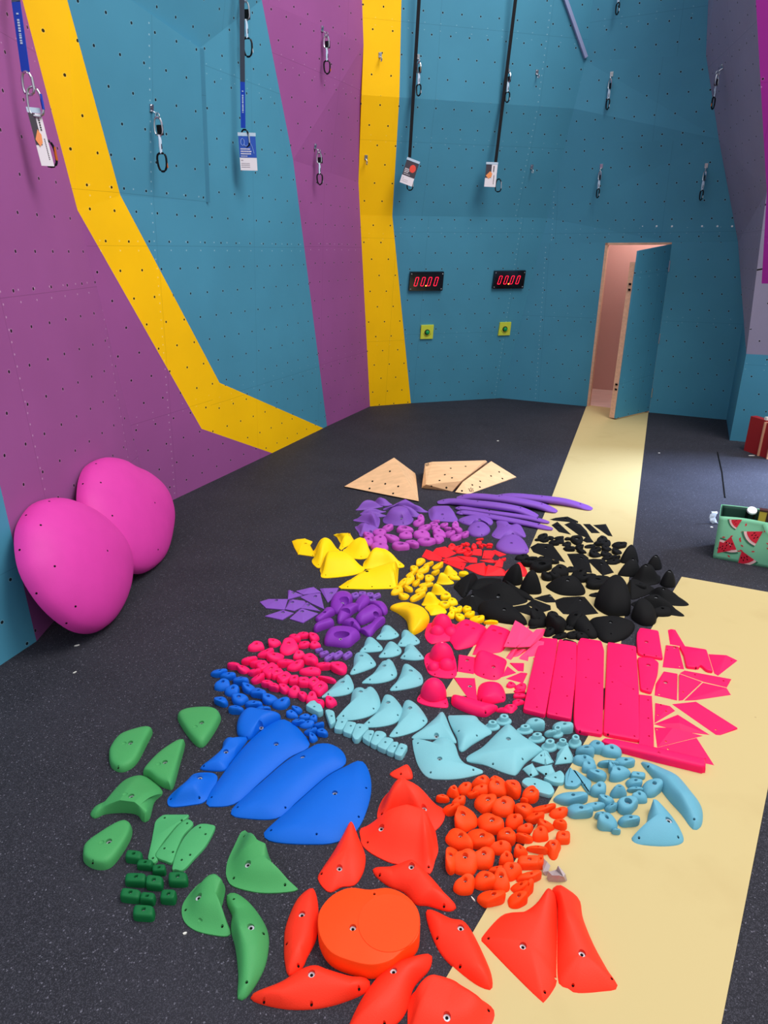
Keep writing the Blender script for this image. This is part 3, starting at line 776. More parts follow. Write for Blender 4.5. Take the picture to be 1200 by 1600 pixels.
scn.view_settings.view_transform = 'Standard'; scn.view_settings.look = 'None'; scn.view_settings.gamma = 1; scn.view_settings.use_curve_mapping = False
scn.view_settings.exposure = 0.0
# ------------------------------------------------------------------ holds, group by group
g = 'large purple holds at the back of the lay-out'
def P(*a, **k): k.setdefault('group', g); return H(*a, **k)
P('pu1','violet',[(118,282),(180,255),(300,232),(440,238),(340,262),(220,278)],[(250,160,6.5)],'cone',label='small purple wave-shaped hold, leftmost of the back purple holds')
P('pu1','violet',[(330,185),(420,178),(548,216),(470,232),(380,218)],[(412,132,5)],'cone',label='small purple peaked hold tucked behind the leftmost purple wave')
P('pu1','violet',[(435,272),(520,240),(640,222),(800,242),(968,302),(880,305),(760,282),(600,262),(480,278)],[(560,235,3),(700,152,7),(800,215,4.5)],'cone',label='long arched purple hold just in front of the wooden pyramid')
P('pu1','violet',[(600,300),(700,285),(900,345),(850,364),(760,356),(650,335)],[(685,225,7)],'cone',label='purple hold with drooping tail behind the bell-shaped purple hold')
P('pu1','violet',[(440,420),(450,372),(540,335),(680,335),(790,378),(780,422),(720,457),(600,464),(500,450)],[(640,252,10)],'mesa',bolts=[(655,362)],screws=[(675,432)],label='bell-shaped purple hold with one deep bolt hole')
P('pu1','violet',[(168,327),(260,292),(475,298),(360,322),(230,337)],[(265,262,4)],'cone',label='thin winged purple hold behind the left purple pair')
P('pu1','violet',[(200,342),(330,315),(485,348),(400,364),(280,362)],[(290,290,4)],'cone',label='thin purple hold layered in front of the winged one')
P('pu1','violet',[(90,405),(170,375),(330,360),(400,382),(385,482),(330,472),(240,432)],[(295,308,7)],'cone',label='purple hold with a pointed left tip and one rounded hump')
P('pu1','violet',[(110,480),(180,470),(300,470),(430,515),(400,540),(190,592),(150,542)],[(225,432,5),(260,450,4)],'cone',bolts=[(295,530)],label='angular purple hold behind the magenta holds, left edge')
P('pu1','violet',[(972,282),(1060,262),(1180,262),(1245,300),(1312,412),(1100,412),(1000,402)],[(1080,242,4),(1200,240,4.5)],'mesa',bolts=[(1133,327)],screws=[(1150,375)],label='four-sided purple hold in the middle of the purple row')
RAIL('pu2','violet',[(700,112,1.2),(900,90,4.5),(1200,112,5.5),(1500,148,5),(1700,205,3.2),(1838,262,1.2)],10,4.6,'longest purple rail hold, its tip reaching right over the yellow mat',g)
RAIL('pu2','violet',[(250,132,1.2),(420,92,5),(700,108,7),(1000,150,7),(1250,205,5),(1425,290,1.5)],10,4.6,'long purple rail hold, second from the back',g)
RAIL('pu2','violet',[(25,185,1.2),(200,150,4),(450,170,6.5),(750,202,7.5),(1000,250,5.5),(1205,345,1.5)],9.5,4.4,'long purple rail hold arching over a deep shadow, third from the back',g)
RAIL('pu2','violet',[(265,262,1.5),(330,240,2.6),(700,292,3),(1100,352,3),(1335,415,1.8)],6,3.2,'thin straight purple bar hold, the back one of two',g)
RAIL('pu2','violet',[(285,318,1.5),(350,290,2.6),(700,345,3),(1100,420,3),(1375,492,1.8)],7,3.2,'thin straight purple bar hold, the front one of two',g)
P('pu2','violet',[(270,412),(330,372),(450,350),(570,355),(650,385),(678,428),(640,462),(560,430),(470,432),(400,462)],[(490,375,3)],'dome',bolts=[(520,388)],screws=[(332,412)],label='flat rounded purple hold, its front hidden by a second rounded one')
P('pu2','violet',[(375,545),(400,480),(470,440),(560,440),(640,505),(625,556),(540,594),(440,587)],[(510,455,4)],'dome',bolts=[(505,475)],screws=[(545,565)],label='rounded purple hold lying against the front of the flat rounded one')
P('pu2','violet',[(662,578),(722,480),(720,410),(820,405),(880,455),(980,445),(1040,530),(1055,600),(930,585),(820,600),(750,622)],[(880,500,3.5)],'soft',bolts=[(910,565)],screws=[(690,575),(840,458)],label='spread purple hold with a raised corner, right end of the purple group')
P('pu2','violet',[(710,722),(745,650),(820,605),(930,590),(1030,640),(1092,742),(1080,787),(950,797),(800,777)],[(885,605,4.5)],'dome',bolts=[(892,662)],screws=[(1062,748)],label='half-moon purple hold at the front right beside the red holds')
S('pu1','magenta',3.5,[(885,375,42,38,0),(850,430,60,45),(490,490,60,45,-10),(690,508,105,42,5,'j'),(920,490,70,40,-15),(1030,450,50,35,0,'j'),(1055,490,46,32),(1060,408,40,16,20),
 (1150,455,45,35),(710,575,80,42),(900,570,100,50,10),(545,605,95,50,5),(270,580,70,45,15),(400,545,75,40,10),(270,650,60,50,30),(410,635,85,50,10),(405,715,100,48,15),
 (640,700,98,55,5,'j'),(780,665,85,58,10),(945,650,100,52,3,'j'),(1100,550,85,50,20),(1090,615,65,52),(1200,495,45,35),(1290,455,42,35),(1310,503,65,45),(1215,555,60,48),(1285,603,60,42),(1385,565,55,42)],'small magenta holds')
name_cluster('small magenta holds',6,'magenta')
g = 'large yellow holds'
P('ye','yellow',[(97,158),(140,142),(220,135),(290,162),(268,197),(320,292),(310,302),(155,280),(120,218)],[(205,150,2.5)],'soft',bolts=[(225,174)],screws=[(290,286)],corner=True,label='flat yellow hold with a bite out of its side, leftmost of the yellow ones')
P('ye','yellow',[(290,255),(380,215),(470,215),(545,250),(480,330),(362,406),(310,387),(284,340),(320,285)],[(405,122,10)],'cone',screws=[(345,373)],label='pointed yellow hold behind the flared one')
P('ye','yellow',[(360,422),(385,345),(440,310),(560,305),(640,345),(778,412),(690,470),(400,502),(368,455)],[(450,255,9),(565,252,8.5)],'cone',screws=[(412,470)],label='wide flared yellow hold, second from the front')
P('ye','yellow',[(488,98),(520,88),(640,85),(692,170),(590,217),(560,240),(538,224),(552,180),(520,120)],[(600,92,4.5)],'cone',corner=True,screws=[(575,205)],label='notched yellow hold at the back of the yellow group')
P('ye','yellow',[(575,245),(640,212),(720,190),(800,200),(840,292),(780,322),(690,322),(620,292)],[(735,118,6.5),(775,128,6.5)],'cone',screws=[(745,298)],label='yellow fin hold with two rounded tips')
P('ye','yellow',[(775,350),(850,305),(1000,290),(1147,382),(1100,407),(950,402),(780,417)],[(890,214,9),(950,228,8)],'cone',screws=[(1108,375)],label='yellow hold peeking out behind the front yellow wedge')
P('ye','yellow',[(535,587),(620,530),(770,460),(1000,420),(1097,420),(1087,582),(1040,602),(800,609),(560,602)],[(820,425,5),(1050,350,9)],'cone',corner=True,screws=[(620,580),(848,580),(1018,574)],bolts=[(800,436)],label='large yellow wedge at the front of the yellow group')
P('ys','mustard',[(55,550),(110,515),(220,500),(330,535),(405,600),(427,660),(380,740),(290,792),(250,792),(228,740),(208,660),(130,592)],[(150,525,3),(250,545,6),(330,640,6),(280,745,3)],'dome',screws=[(240,527)],label='crescent-shaped yellow hold on the bare black floor')
S('ys','mustard',2.6,[(340,110,55,24,-35),(285,175,42,32,-30),(250,225,45,22,-25),(240,280,60,30,-40),(175,305,42,33,-40),(155,332,40,30,-40),(125,380,62,32,-25),
 (415,130,48,24,-30),(370,185,62,28,-25),(340,245,45,28,-35),(300,305,40,28,-45),(235,358,42,35,-30),(190,430,55,30,-25),(500,150,48,28,-20),(480,205,40,28,-35),(425,265,50,30,-25),
 (390,325,62,25,-5),(350,375,55,28,-15),(310,435,75,33,-30)],'small yellow crimps in slanting rows',boltmat='zinc')
name_cluster('small yellow crimps in slanting rows',5,'yellow','crimp')
g = 'small pointed yellow holds'
P('ys','yellow',[(555,217),(590,185),(640,180),(687,217),(670,242),(600,247)],[(595,145,5)],'cone',label='pointed yellow hold at the back beside the red blocks')
P('ys','yellow',[(490,308),(530,275),(600,268),(655,312),(560,324)],[(535,210,6)],'cone',label='pointed yellow hold in the middle, in front of the back one')
P('ys','yellow',[(438,402),(480,365),(540,370),(605,402),(520,422)],[(480,312,6)],'cone',label='pointed yellow hold just behind the row of doughnuts')
P('ys','yellow',[(352,514),(400,465),(480,455),(530,482),(500,520),(420,524)],[(420,392,7)],'cone',label='pointed yellow hold nearest the crescent-shaped one')
P('ys','yellow',[(385,532),(520,518),(587,585),(500,605),(440,612),(420,580)],[(480,530,2)],'soft',label='low flat yellow hold tucked behind the pink dome')
S('ys','yellow',2.6,[(665,255,55,22,15),(750,218,50,28,-20)],'loose yellow crimps'); name_cluster('loose yellow crimps',9,'yellow','crimp',' of the loose pair')
S('ys','yellow',2.4,[(580,430,50,36,0,'j'),(645,485,48,35),(565,510,48,40,10,'j'),(655,560,50,30),(703,555,26,33),(775,550,40,42),(800,600,45,35),(712,625,48,38),(870,645,62,42,10),(632,608,35,36),(1000,670,65,30)],'small round yellow holds')
name_cluster('small round yellow holds',6,'yellow','hold',' of the round ones')
g = 'angular red holds'
def R_(*a, **k): k['hull'] = True; return P(*a, **k)
R_('rd','red',[(115,242),(150,200),(305,252),(292,287),(180,272)],[(155,170,2.5),(200,185,3)],label='angular red block, leftmost of the red holds',bolts=[])
R_('rd','red',[(212,205),(250,180),(350,165),(440,212),(340,257),(290,242)],[(250,158,2),(335,143,2.5)],label='angular red block with a flat top, second from the left')
R_('rd','red',[(300,267),(430,245),(547,297),(480,282),(330,277)],[(440,236,1.6)],label='thin red wedge between two larger red blocks')
R_('rd','red',[(290,287),(340,280),(450,285),(530,307),(502,370),(440,347)],[(400,275,2),(480,288,3)],screws=[(355,285),(485,332)],label='long sloping red block at the front left')
R_('rd','red',[(440,235),(635,260),(632,300),(560,297)],[(480,232,1.2),(620,246,2)],label='flat red wedge behind the sloping red block')
R_('rd','red',[(518,347),(560,330),(700,318),(720,345),(706,424),(640,407)],[(575,312,2),(700,293,4)],label='red pyramid block at the front centre of the red group')
R_('rd','red',[(710,345),(740,332),(890,370),(902,422),(708,422)],[(740,314,3),(860,345,3)],label='long red block nearest the black fins')
R_('rd','red',[(655,277),(780,268),(822,302),(740,297)],[(740,268,1.3)],label='thin dark-edged red sliver behind the front blocks')
R_('rd','red',[(790,332),(830,290),(880,290),(870,342)],[(845,252,3)],label='upright red wedge at the right end')
R_('rd','red',[(585,225),(590,185),(680,185),(676,234)],[(600,168,2),(670,168,2)],label='square red block in the middle of the red group')
R_('rd','red',[(680,257),(690,195),(760,185),(802,210),(770,264)],[(700,180,2),(765,180,2)],screws=[(770,240),(700,240)],label='square red block with two screw holes, right of the middle')
R_('rd','red',[(760,190),(800,180),(905,223),(840,242)],[(810,182,1.5)],label='flat red arrow-shaped block pointing right')
P('rd','red',[(885,410),(900,380),(1000,330),(1060,320),(1100,380),(1085,430),(980,425)],[(1022,298,4.5)],'cone',label='red hold mostly hidden behind the two black fins')
S('rd','red',2.0,[(400,150,35,28),(450,160,40,30),(500,125,22,20),(540,122,25,18),(480,190,45,22),(545,165,30,28),(545,210,35,30),(605,145,25,25),(650,110,25,15),(655,75,32,13),(670,140,22,20),(700,128,25,15),(750,125,28,18),(745,150,25,12),(878,265,22,18),(815,287,30,18)],'tiny red holds',boltmat='pit')
name_cluster('tiny red holds',6,'red')
g = 'black holds'
R_('bk3','black',[(355,74),(400,62),(520,60),(620,92),(618,107),(560,95),(390,84)],[(410,54,1.5),(520,42,2)],label='flat black arrowhead hold, backmost of the black ones',bolts=[(500,62)])
R_('bk3','black',[(370,127),(425,95),(555,217),(440,192)],[(430,110,2)],bolts=[(436,132)],label='black kite-shaped hold beside the tips of the purple bars')
R_('bk3','black',[(490,122),(560,95),(640,118),(700,182),(745,262),(620,217)],[(560,98,1.5),(680,180,2)],label='long black diamond hold behind the ring-shaped ones')
R_('bk3','black',[(665,117),(730,117),(825,202),(745,202)],[(735,125,1.2)],label='flat black parallelogram hold on the yellow path')
R_('bk3','black',[(760,127),(880,117),(942,233),(900,227)],[(870,125,1.4)],label='flat black hold nearest the right edge of the yellow path')
R_('bk3','black',[(660,272),(690,240),(730,240),(768,290),(700,292)],[(705,235,2)],label='small black wedge just right of the ring-shaped black hold')
R_('bk3','black',[(170,335),(230,305),(380,310),(500,476),(390,452),(200,382)],[(240,292,3),(370,300,3.5)],bolts=[(316,333)],label='large black wedge lying left on the yellow path')
R_('bk3','black',[(515,397),(660,392),(715,432),(750,577),(650,562),(580,522)],[(650,415,2.5)],bolts=[(652,430)],label='black block with a square left corner, centre of the yellow path')
R_('bk3','black',[(700,452),(760,442),(865,447),(955,572),(850,602),(790,522)],[(830,455,3)],bolts=[(840,483)],label='black slanted block pointing at the two rear fins')
S('bk3','black',2.8,[(285,235,40,30),(240,260,28,18),(300,262,40,28),(365,245,30,20),(390,290,45,28,20),(435,245,40,22),(520,252,28,20),(460,275,28,28),(515,305,40,22),(530,345,50,28,15),
 (608,262,60,45,0,'j'),(625,330,35,35),(650,365,50,22,25),(725,325,45,22),(775,355,45,30),(775,395,60,32,15),(850,265,50,32),(810,295,45,30),(880,300,45,30),(885,345,50,28),
 (1000,310,60,40),(980,370,50,30,20),(880,395,55,25),(895,430,50,25),(945,425,30,25),(985,425,25,20),(945,470,60,28)],'small black holds on the yellow path')
name_cluster('small black holds on the yellow path',7,'black','hold',' on the path')
S('bk3','black',4.5,[(100,430,60,28),(180,440,55,35),(150,480,70,40),(215,460,50,30),(270,515,90,55,-10,'j'),(310,445,70,22),(370,470,60,25),(340,605,70,40),(450,560,80,50),(395,600,60,40),(560,545,60,25),(620,590,60,50),(660,620,70,45),(800,650,100,55,0,'j'),(735,600,50,30)],'chunky black holds behind the black cones')
name_cluster('chunky black holds behind the black cones',5,'black','chunk')
P('bk1','black',[(508,170),(560,140),(640,135),(700,175),(680,207),(620,217),(560,197)],[(655,2,11.5)],'soft',label='upright black fin, left one of the two in front of the red holds')
P('bk1','black',[(668,255),(720,220),(800,210),(870,255),(867,292),(790,299),(700,287)],[(790,62,12.5)],'soft',label='upright black fin, right one of the two in front of the red holds')
P('bk1','black',[(55,217),(150,165),(270,140),(262,190),(210,252),(150,327),(90,272)],[(225,92,5)],'soft',screws=[(100,215),(170,282)],label='black slab hold at the left tip of the black group')
P('bk1','black',[(205,240),(270,160),(490,150),(450,210),(300,248)],[(330,160,2.5)],'mesa',label='low hollowed black hold behind the broad black cone')
P('bk1','black',[(520,190),(600,235),(700,285),(802,345),(770,355),(640,315),(560,250)],[(560,172,4),(660,240,3)],'dome',label='black tail-shaped hold slanting right behind the broad cone')
P('bk1','black',[(225,262),(380,240),(520,215),(620,270),(747,362),(570,408),(420,392),(300,342)],[(510,182,7)],'cone',bolts=[(472,305)],screws=[(545,372)],label='broad black cone with a bright bolt hole')
R_('bk1','black',[(90,372),(130,340),(230,300),(385,382),(290,462),(190,432)],[(225,282,5)],bolts=[(231,300)],label='faceted black hold beside the round yellow ones')
P('bk1','black',[(280,432),(320,400),(430,380),(550,410),(650,465),(742,580),(560,577),(400,542),(300,492)],[(440,372,6.5)],'dome',bolts=[(528,430)],label='smooth black dome just behind the pink holds')
R_('bk1','black',[(610,412),(730,405),(802,442),(780,499),(680,467)],[(740,385,2.5)],label='black wedge between the smooth dome and the black balls')
R_('bk1','black',[(730,392),(800,350),(960,402),(965,442),(900,462),(850,422)],[(800,335,2.5)],label='black angular hold in the centre of the black group')
R_('bk1','black',[(800,335),(880,310),(960,300),(1022,372),(920,374)],[(955,290,2.5)],bolts=[(960,300)],label='black angular hold with a bright bolt, right of the fins')
S('bk1','black',7,[(845,500,78,72),(845,560,80,50),(1015,560,98,92),(1170,540,62,80)],'black ball-shaped holds'); name_cluster('black ball-shaped holds',9,'black','ball',' of the black balls')
S('bk1','black',3,[(940,650,50,45),(1080,675,40,25),(1040,692,60,28),(985,480,50,22),(1140,610,40,25),(1170,680,50,38),(800,602,40,20)],'small black holds by the pink plates'); name_cluster('small black holds by the pink plates',4,'black','hold',' by the pink plates')
R_('bk2','black',[(-80,532),(0,505),(200,500),(330,657),(200,672),(0,662),(-60,602)],[(150,490,3)],bolts=[(160,520)],label='flat layered black plate left of the tallest black dome')
P('bk2','black',[(-165,402),(-40,375),(120,365),(200,425),(190,482),(60,492),(-60,472)],[(60,300,8)],'soft',bolts=[(43,335)],label='black cone with two bright dots, left of the tall dome')
P('bk2','black',[(530,160),(580,130),(660,120),(700,150),(690,185),(560,187)],[(638,5,10)],'soft',label='slim black fin, backmost of the fin cluster')
P('bk2','black',[(510,292),(570,252),(660,235),(720,260),(700,302),(600,312)],[(655,132,9)],'soft',label='black cone just in front of the backmost fin',bolts=[(655,140)])
P('bk2','black',[(780,212),(830,195),(900,192),(925,226),(890,247),(800,237)],[(870,102,8)],'soft',bolts=[(870,110)],label='small upright black cone at the back right')
P('bk2','black',[(640,335),(700,295),(800,285),(900,300),(908,352),(860,382),(720,387)],[(776,188,10)],'cone',bolts=[(776,198)],label='widest black cone of the fin cluster')
P('bk2','black',[(905,372),(950,345),(1020,335),(1052,377),(1030,410),(950,407)],[(995,243,9)],'soft',bolts=[(997,252)],label='black cone farthest right, on the dark floor')
P('bk2','black',[(600,382),(700,360),(800,405),(860,432),(780,482),(640,522),(610,452)],[(640,335,4.5)],'soft',label='black drooping hold between the tall dome and the cones')
S('bk2','black',4,[(320,370,95,60,0,'j'),(690,395,85,42,20),(300,480,50,22)],'black holds beside the tallest black dome'); name_cluster('black holds beside the tallest black dome',9,'black','hold',' beside the tallest dome')
P('bk2','black',[(800,450),(880,440),(1000,455),(1178,574),(1020,584),(880,545)],[(935,412,6)],'cone',bolts=[(942,418)],label='black shark-fin hold, rear one, tip over the yellow mat')
P('bk2','black',[(640,562),(760,520),(900,520),(1000,580),(1137,680),(1010,674),(870,642),(700,602)],[(865,482,7)],'cone',bolts=[(872,495)],label='black shark-fin hold, front one, tip over the yellow mat')
P('bk2','black',[(290,590),(330,520),(440,490),(580,490),(628,570),(622,662),(560,682),(420,677)],[(490,286,14)],'dome',label='tallest black dome in the middle of the black group')
P('bk2','black',[(640,702),(660,640),(740,600),(830,640),(872,702),(850,762),(740,767)],[(725,515,9)],'dome',label='rounded black dome at the mat edge')
S('bk2','black',5,[(930,642,88,45)],'black half ball'); tag(ALL[-1],'small black half ball in front of the two shark-fin holds','climbing hold','black holds')
P('bk2','black',[(40,720),(80,690),(200,700),(280,802),(320,882),(240,892),(120,822)],[(135,655,5.5)],'dome',screws=[(235,805)],bolts=[(130,665)],label='black bean-shaped hold beside the front black oval')
P('bk2','black',[(240,752),(300,725),(450,715),(600,735),(672,782),(600,882),(450,937),(340,902)],[(430,690,5)],'dome',bolts=[(445,730)],screws=[(448,840)],label='large black oval, frontmost of the black holds')
S('bk2','black',3,[(15,850,25,25),(80,850,50,40),(55,925,70,25),(180,870,60,35),(55,790,35,20),(-10,745,40,58),(215,925,60,22)],'small black holds behind the pink plates'); name_cluster('small black holds behind the pink plates',4,'black','hold',' behind the pink plates')
g = 'angular purple plates'
for o_, p_, b_, l_ in (([(35,237),(110,212),(285,212),(257,307),(90,292)],[(115,205,1),(195,206,2)],(180,216),'leftmost angular purple plate'),
 ([(285,215),(285,135),(417,177)],[(300,125,1.5)],(332,148),'three-cornered purple plate at the back left'),
 ([(358,140),(480,118),(520,108),(582,152),(420,172)],[(480,104,2),(515,99,1.5)],None,'flat purple plate along the back edge'),
 ([(395,193),(480,165),(575,160),(610,302),(500,252)],[(530,156,2)],(530,180),'large purple plate with a bright bolt, centre of the plates'),
 ([(570,120),(740,115),(700,192),(642,244),(600,162)],[(600,110,1.5),(735,106,1.5)],(672,150),'purple plate touching the biggest purple jug'),
 ([(262,302),(300,222),(430,228),(462,262),(340,317)],[(325,208,2)],(325,232),'purple plate in the middle of the front row'),
 ([(400,292),(440,245),(577,320),(500,305)],[(460,236,1.5)],(466,258),'narrow purple plate pointing right'),
 ([(80,364),(240,310),(337,337),(235,397)],[(240,305,1.6)],(240,322),'front left purple plate with a long point'),
 ([(300,387),(395,300),(558,342),(420,424)],[(410,290,2)],(412,314),'frontmost purple plate with three screw holes')):
    R_('pm','violet',o_,p_,bolts=[b_] if b_ else [],label=l_,edge=.5)
S('pm','violet',2,[(885,177,35,30,-20,'b'),(950,160,36,25,0,'b'),(1018,172,34,25,0,'b'),(1075,182,42,20,-30,'b'),(1037,218,36,16,0,'b')],'purple tiles behind the jugs'); name_cluster('purple tiles behind the jugs',9,'purple','tile',' of the tiles behind the jugs')
S('pk','violet',2,[(893,182,34,18,-20,'b'),(932,210,42,20,-28,'b'),(978,235,58,18,-42,'b'),(1040,220,48,24,-38,'b'),(1115,222,44,22,-42,'b')],'purple tiles in front of the jugs'); name_cluster('purple tiles in front of the jugs',9,'purple','tile',' of the tiles beside the pink holds')
g = 'deep purple jugs'
for o_, p_, pk_, b_, l_ in (([(662,290),(680,215),(740,170),(820,165),(862,205),(855,255),(790,290),(745,342),(690,332)],[(740,160,5),(820,175,5)],[(790,205,3,2.6,.045)],(770,232),'rounded purple jug with a large opening, back of the jugs'),
 ([(725,385),(760,310),(850,270),(915,280),(915,312),(865,345),(805,402),(740,432)],[(780,290,4.5),(880,262,4.5)],[(803,302,2.8,1.7,.04)],None,'purple jug with an oval pocket in the middle'),
 ([(880,262),(940,195),(1000,200),(1017,245),(950,302),(910,322)],[(970,180,4)],[],None,'smooth tapered purple jug at the back'),
 ([(885,402),(960,320),(1040,290),(1122,335),(1112,372),(1000,422),(930,442)],[(960,320,5),(1050,280,5.5)],[(1075,345,2.2,1.4)],None,'broad purple jug with an undercut, right side'),
 ([(1010,265),(1060,250),(1140,262),(1177,315),(1150,352),(1100,332)],[(1085,240,4.5)],[],None,'purple jug at the far right back'),
 ([(925,492),(1020,450),(1060,410),(1140,390),(1152,422),(1080,482),(1020,547),(960,522)],[(970,480,3),(1040,450,3.5),(1110,385,4.5)],[],None,'curled purple jug next to the light blue fins'),
 ([(530,387),(590,345),(620,310),(680,305),(706,345),(640,382),(560,417)],[(560,370,2.5),(650,300,4)],[(612,322,1,.8)],None,'small purple jug nearest the purple plates'),
 ([(515,475),(560,435),(640,405),(690,412),(692,452),(600,485),(530,507)],[(560,425,4),(655,392,4)],[],None,'sausage-shaped purple jug at the left front'),
 ([(765,445),(830,405),(880,410),(930,465),(932,502),(860,485)],[(850,396,4.5)],[(855,420,1.2,1)],None,'small purple jug right behind the big open one'),
 ([(610,612),(640,520),(740,480),(860,490),(932,545),(882,602),(820,642),(690,632)],[(700,480,5.5),(850,490,5.5)],[(765,518,4.2,2.4,.05)],(755,552),'big purple jug with a wide dark opening, frontmost')):
    P('pm','grape',o_,p_,'dome',pockets=pk_,bolts=[b_] if b_ else [],label=l_)
S('pk','pink',3,[(405,155,65,35,-10),(545,125,55,30,-15),(478,205,62,38,-20),(700,85,48,35,30),(760,65,45,32,10),(855,80,42,38),(772,138,42,35),(862,140,45,28,-5),(660,155,75,60,-20),
 (555,235,75,36,-25),(635,275,72,40,-25),(738,222,50,28,-20),(825,245,62,58),(345,255,62,40,-25),(228,298,50,38,-10),(305,330,52,32,-5),(405,280,55,38,-25),(385,350,50,38),(455,310,50,45,-30,'b'),
 (515,340,70,48,-50,'b'),(712,305,65,38,-20),(925,300,60,42),(1050,310,70,57),(410,405,52,38,-25),(565,365,58,38,-30,'b'),(625,400,62,46,-40,'b'),(495,440,50,35,-20),(830,350,82,34,3),
 (545,465,45,42),(697,415,42,46,0,'b'),(625,482,45,38,-20),(960,405,75,28,12),(775,430,46,48,0,'b'),(850,440,50,48,-40,'b'),(900,480,64,48,-50,'b'),(702,512,48,42),(767,538,40,38),(838,560,46,40,-20),(898,592,45,40,30),(985,585,48,42)],'small pink holds')
name_cluster('small pink holds',8,'pink')
S('pk','navyblue',3,[(110,355,62,38,-15),(180,382,58,38),(280,415,62,48,10),(143,458,62,42,-5),(218,502,55,45),(345,478,58,40),(415,508,65,50,15),(132,575,58,45,15),(275,562,70,45,-10),(508,562,68,42),(598,600,65,46,-10),(380,602,65,42),(455,635,55,30),(248,640,60,45,-10)],'small blue holds')
name_cluster('small blue holds',5,'blue')
S('pk','navyblue',2.5,[(685,685,48,28,15),(722,645,45,32,15),(785,705,45,25),(730,740,52,36),(850,718,32,28),(800,765,55,30),(890,765,38,35),(825,815,48,38),(918,820,46,42),(848,865,35,35)],'tiny blue holds in a clump')
name_cluster('tiny blue holds in a clump',4,'blue','hold',' of the clump')
g = 'large blue holds'
P('bl','blue',[(440,200),(440,130),(490,85),(560,85),(665,108),(560,170),(500,222)],[(500,58,5),(570,80,5)],'dome',bolts=[(560,150)],screws=[(485,212)],label='broad blue hold at the back, behind the largest blue fins')
P('bl','blue',[(275,555),(290,505),(330,445),(450,285),(560,175),(650,120),(700,125),(760,170),(812,255),(700,320),(560,440),(430,553),(300,571)],[(430,410,3),(600,240,3.5),(680,190,3)],'soft',bolts=[(638,240)],screws=[(302,518)],label='large blue fin-shaped hold, leftmost and backmost of the three')
P('bl','blue',[(403,610),(430,560),(560,446),(700,328),(820,262),(850,245),(920,245),(985,285),(998,350),(900,413),(750,543),(645,631),(470,631)],[(560,530,3),(800,350,3.5),(900,300,3)],'soft',bolts=[(776,308)],screws=[(438,570),(686,572)],label='large blue fin-shaped hold, middle of the three')
P('bl','blue',[(578,732),(590,690),(750,548),(900,418),(1000,362),(1070,332),(1110,362),(1134,450),(1120,560),(1060,692),(950,757),(800,767),(640,757)],[(760,650,3),(960,470,3.5),(1040,430,3)],'soft',bolts=[(944,495)],screws=[(612,690),(849,710),(1068,620),(1107,470)],label='large blue fin-shaped hold, frontmost of the three')
P('bl','blue',[(243,372),(290,332),(350,288),(365,235),(400,222),(440,228),(492,216),(450,280),(400,342),(370,382),(300,384)],[(330,320,3),(400,214,4),(430,250,3)],'soft',bolts=[(376,279)],screws=[(262,355)],label='small blue hold with a bent neck, left of the blue fins')
P('bl','blue',[(72,547),(90,510),(170,440),(215,400),(300,395),(333,417),(320,462),(270,542),(200,562),(95,572)],[(190,440,5)],'cone',bolts=[(240,415)],screws=[(90,528),(238,520)],label='small blue four-cornered hold with a hump, lower left')
g = 'large green holds'
P('gr1','green',[(700,104),(740,62),(860,45),(960,52),(1002,95),(985,152),(930,242),(880,300),(830,292),(760,212)],[(860,105,4)],'slab',bolts=[(866,128)],pockets=[(822,158,1,.9,.004)],label='rounded three-cornered green hold, backmost of the green ones')
P('gr1','green',[(225,382),(235,320),(300,240),(420,195),(500,180),(528,200),(490,282),(420,412),(350,467),(290,474),(240,442)],[(320,330,3.5),(400,250,4)],'slab',bolts=[(372,268)],pockets=[(328,274,1,.9,.004)],screws=[(288,438)],label='teardrop green hold at the upper left')
P('gr1','green',[(462,487),(560,375),(680,290),(740,268),(752,292),(715,432),(670,587),(630,592),(560,562),(500,512)],[(590,440,4),(670,360,4)],'slab',bolts=[(612,402)],pockets=[(567,418,1,.9,.004)],label='pointed green hold right behind the winged green one')
P('gr1','green',[(95,772),(130,720),(220,672),(270,605),(340,530),(440,500),(520,535),(598,617),(540,682),(510,792),(480,822),(450,812),(420,772),(330,757),(200,767),(130,797)],[(170,710,3),(300,668,6),(400,680,6),(480,740,4)],'soft',bolts=[(378,637)],pockets=[(335,627,1,.9,.004)],label='winged green hold with two drooping ends')
P('gr1','green',[(45,1062),(70,990),(200,900),(290,850),(350,838),(386,874),(370,952),(290,1082),(220,1147),(130,1150),(60,1112)],[(160,1020,4),(300,900,4)],'slab',bolts=[(222,952)],pockets=[(170,962,1,.9,.004)],screws=[(110,1097)],label='teardrop green hold above the dark green blocks')
P('gr2','green',[(445,425),(462,340),(520,215),(560,130),(595,98),(632,128),(675,215),(745,255),(812,335),(850,415),(1028,572),(1020,602),(850,620),(680,612),(500,562),(450,492)],[(705,178,6.5),(765,200,6.5),(740,300,5.5)],'cone',bolts=[(625,370)],screws=[(508,490),(935,545),(595,140)],label='largest green hold with a tall rounded hump and long right tail')
P('gr2','green',[(75,762),(110,670),(220,545),(330,510),(400,520),(438,580),(420,690),(405,782),(477,922),(470,974),(380,977),(200,937),(100,862)],[(345,470,6.5),(395,500,6.2),(350,600,5.5)],'cone',bolts=[(215,645)],screws=[(107,755),(412,890)],pockets=[(228,842,.8,.8,.004)],label='green hold with a swept-over hump beside the green crescent')
P('gr2','green',[(450,642),(480,622),(540,629),(640,704),(740,834),(797,962),(797,1102),(762,1252),(682,1402),(602,1502),(560,1507),(538,1482),(546,1302),(522,1082),(490,960),(485,880),(495,812),(455,722)],[(540,740,3),(560,880,6.5),(620,1050,5),(620,1350,2.5)],'soft',bolts=[(650,893)],screws=[(508,665),(615,1357),(755,952)],label='tall green crescent hold, frontmost of the green ones')
g = 'flat green plates'
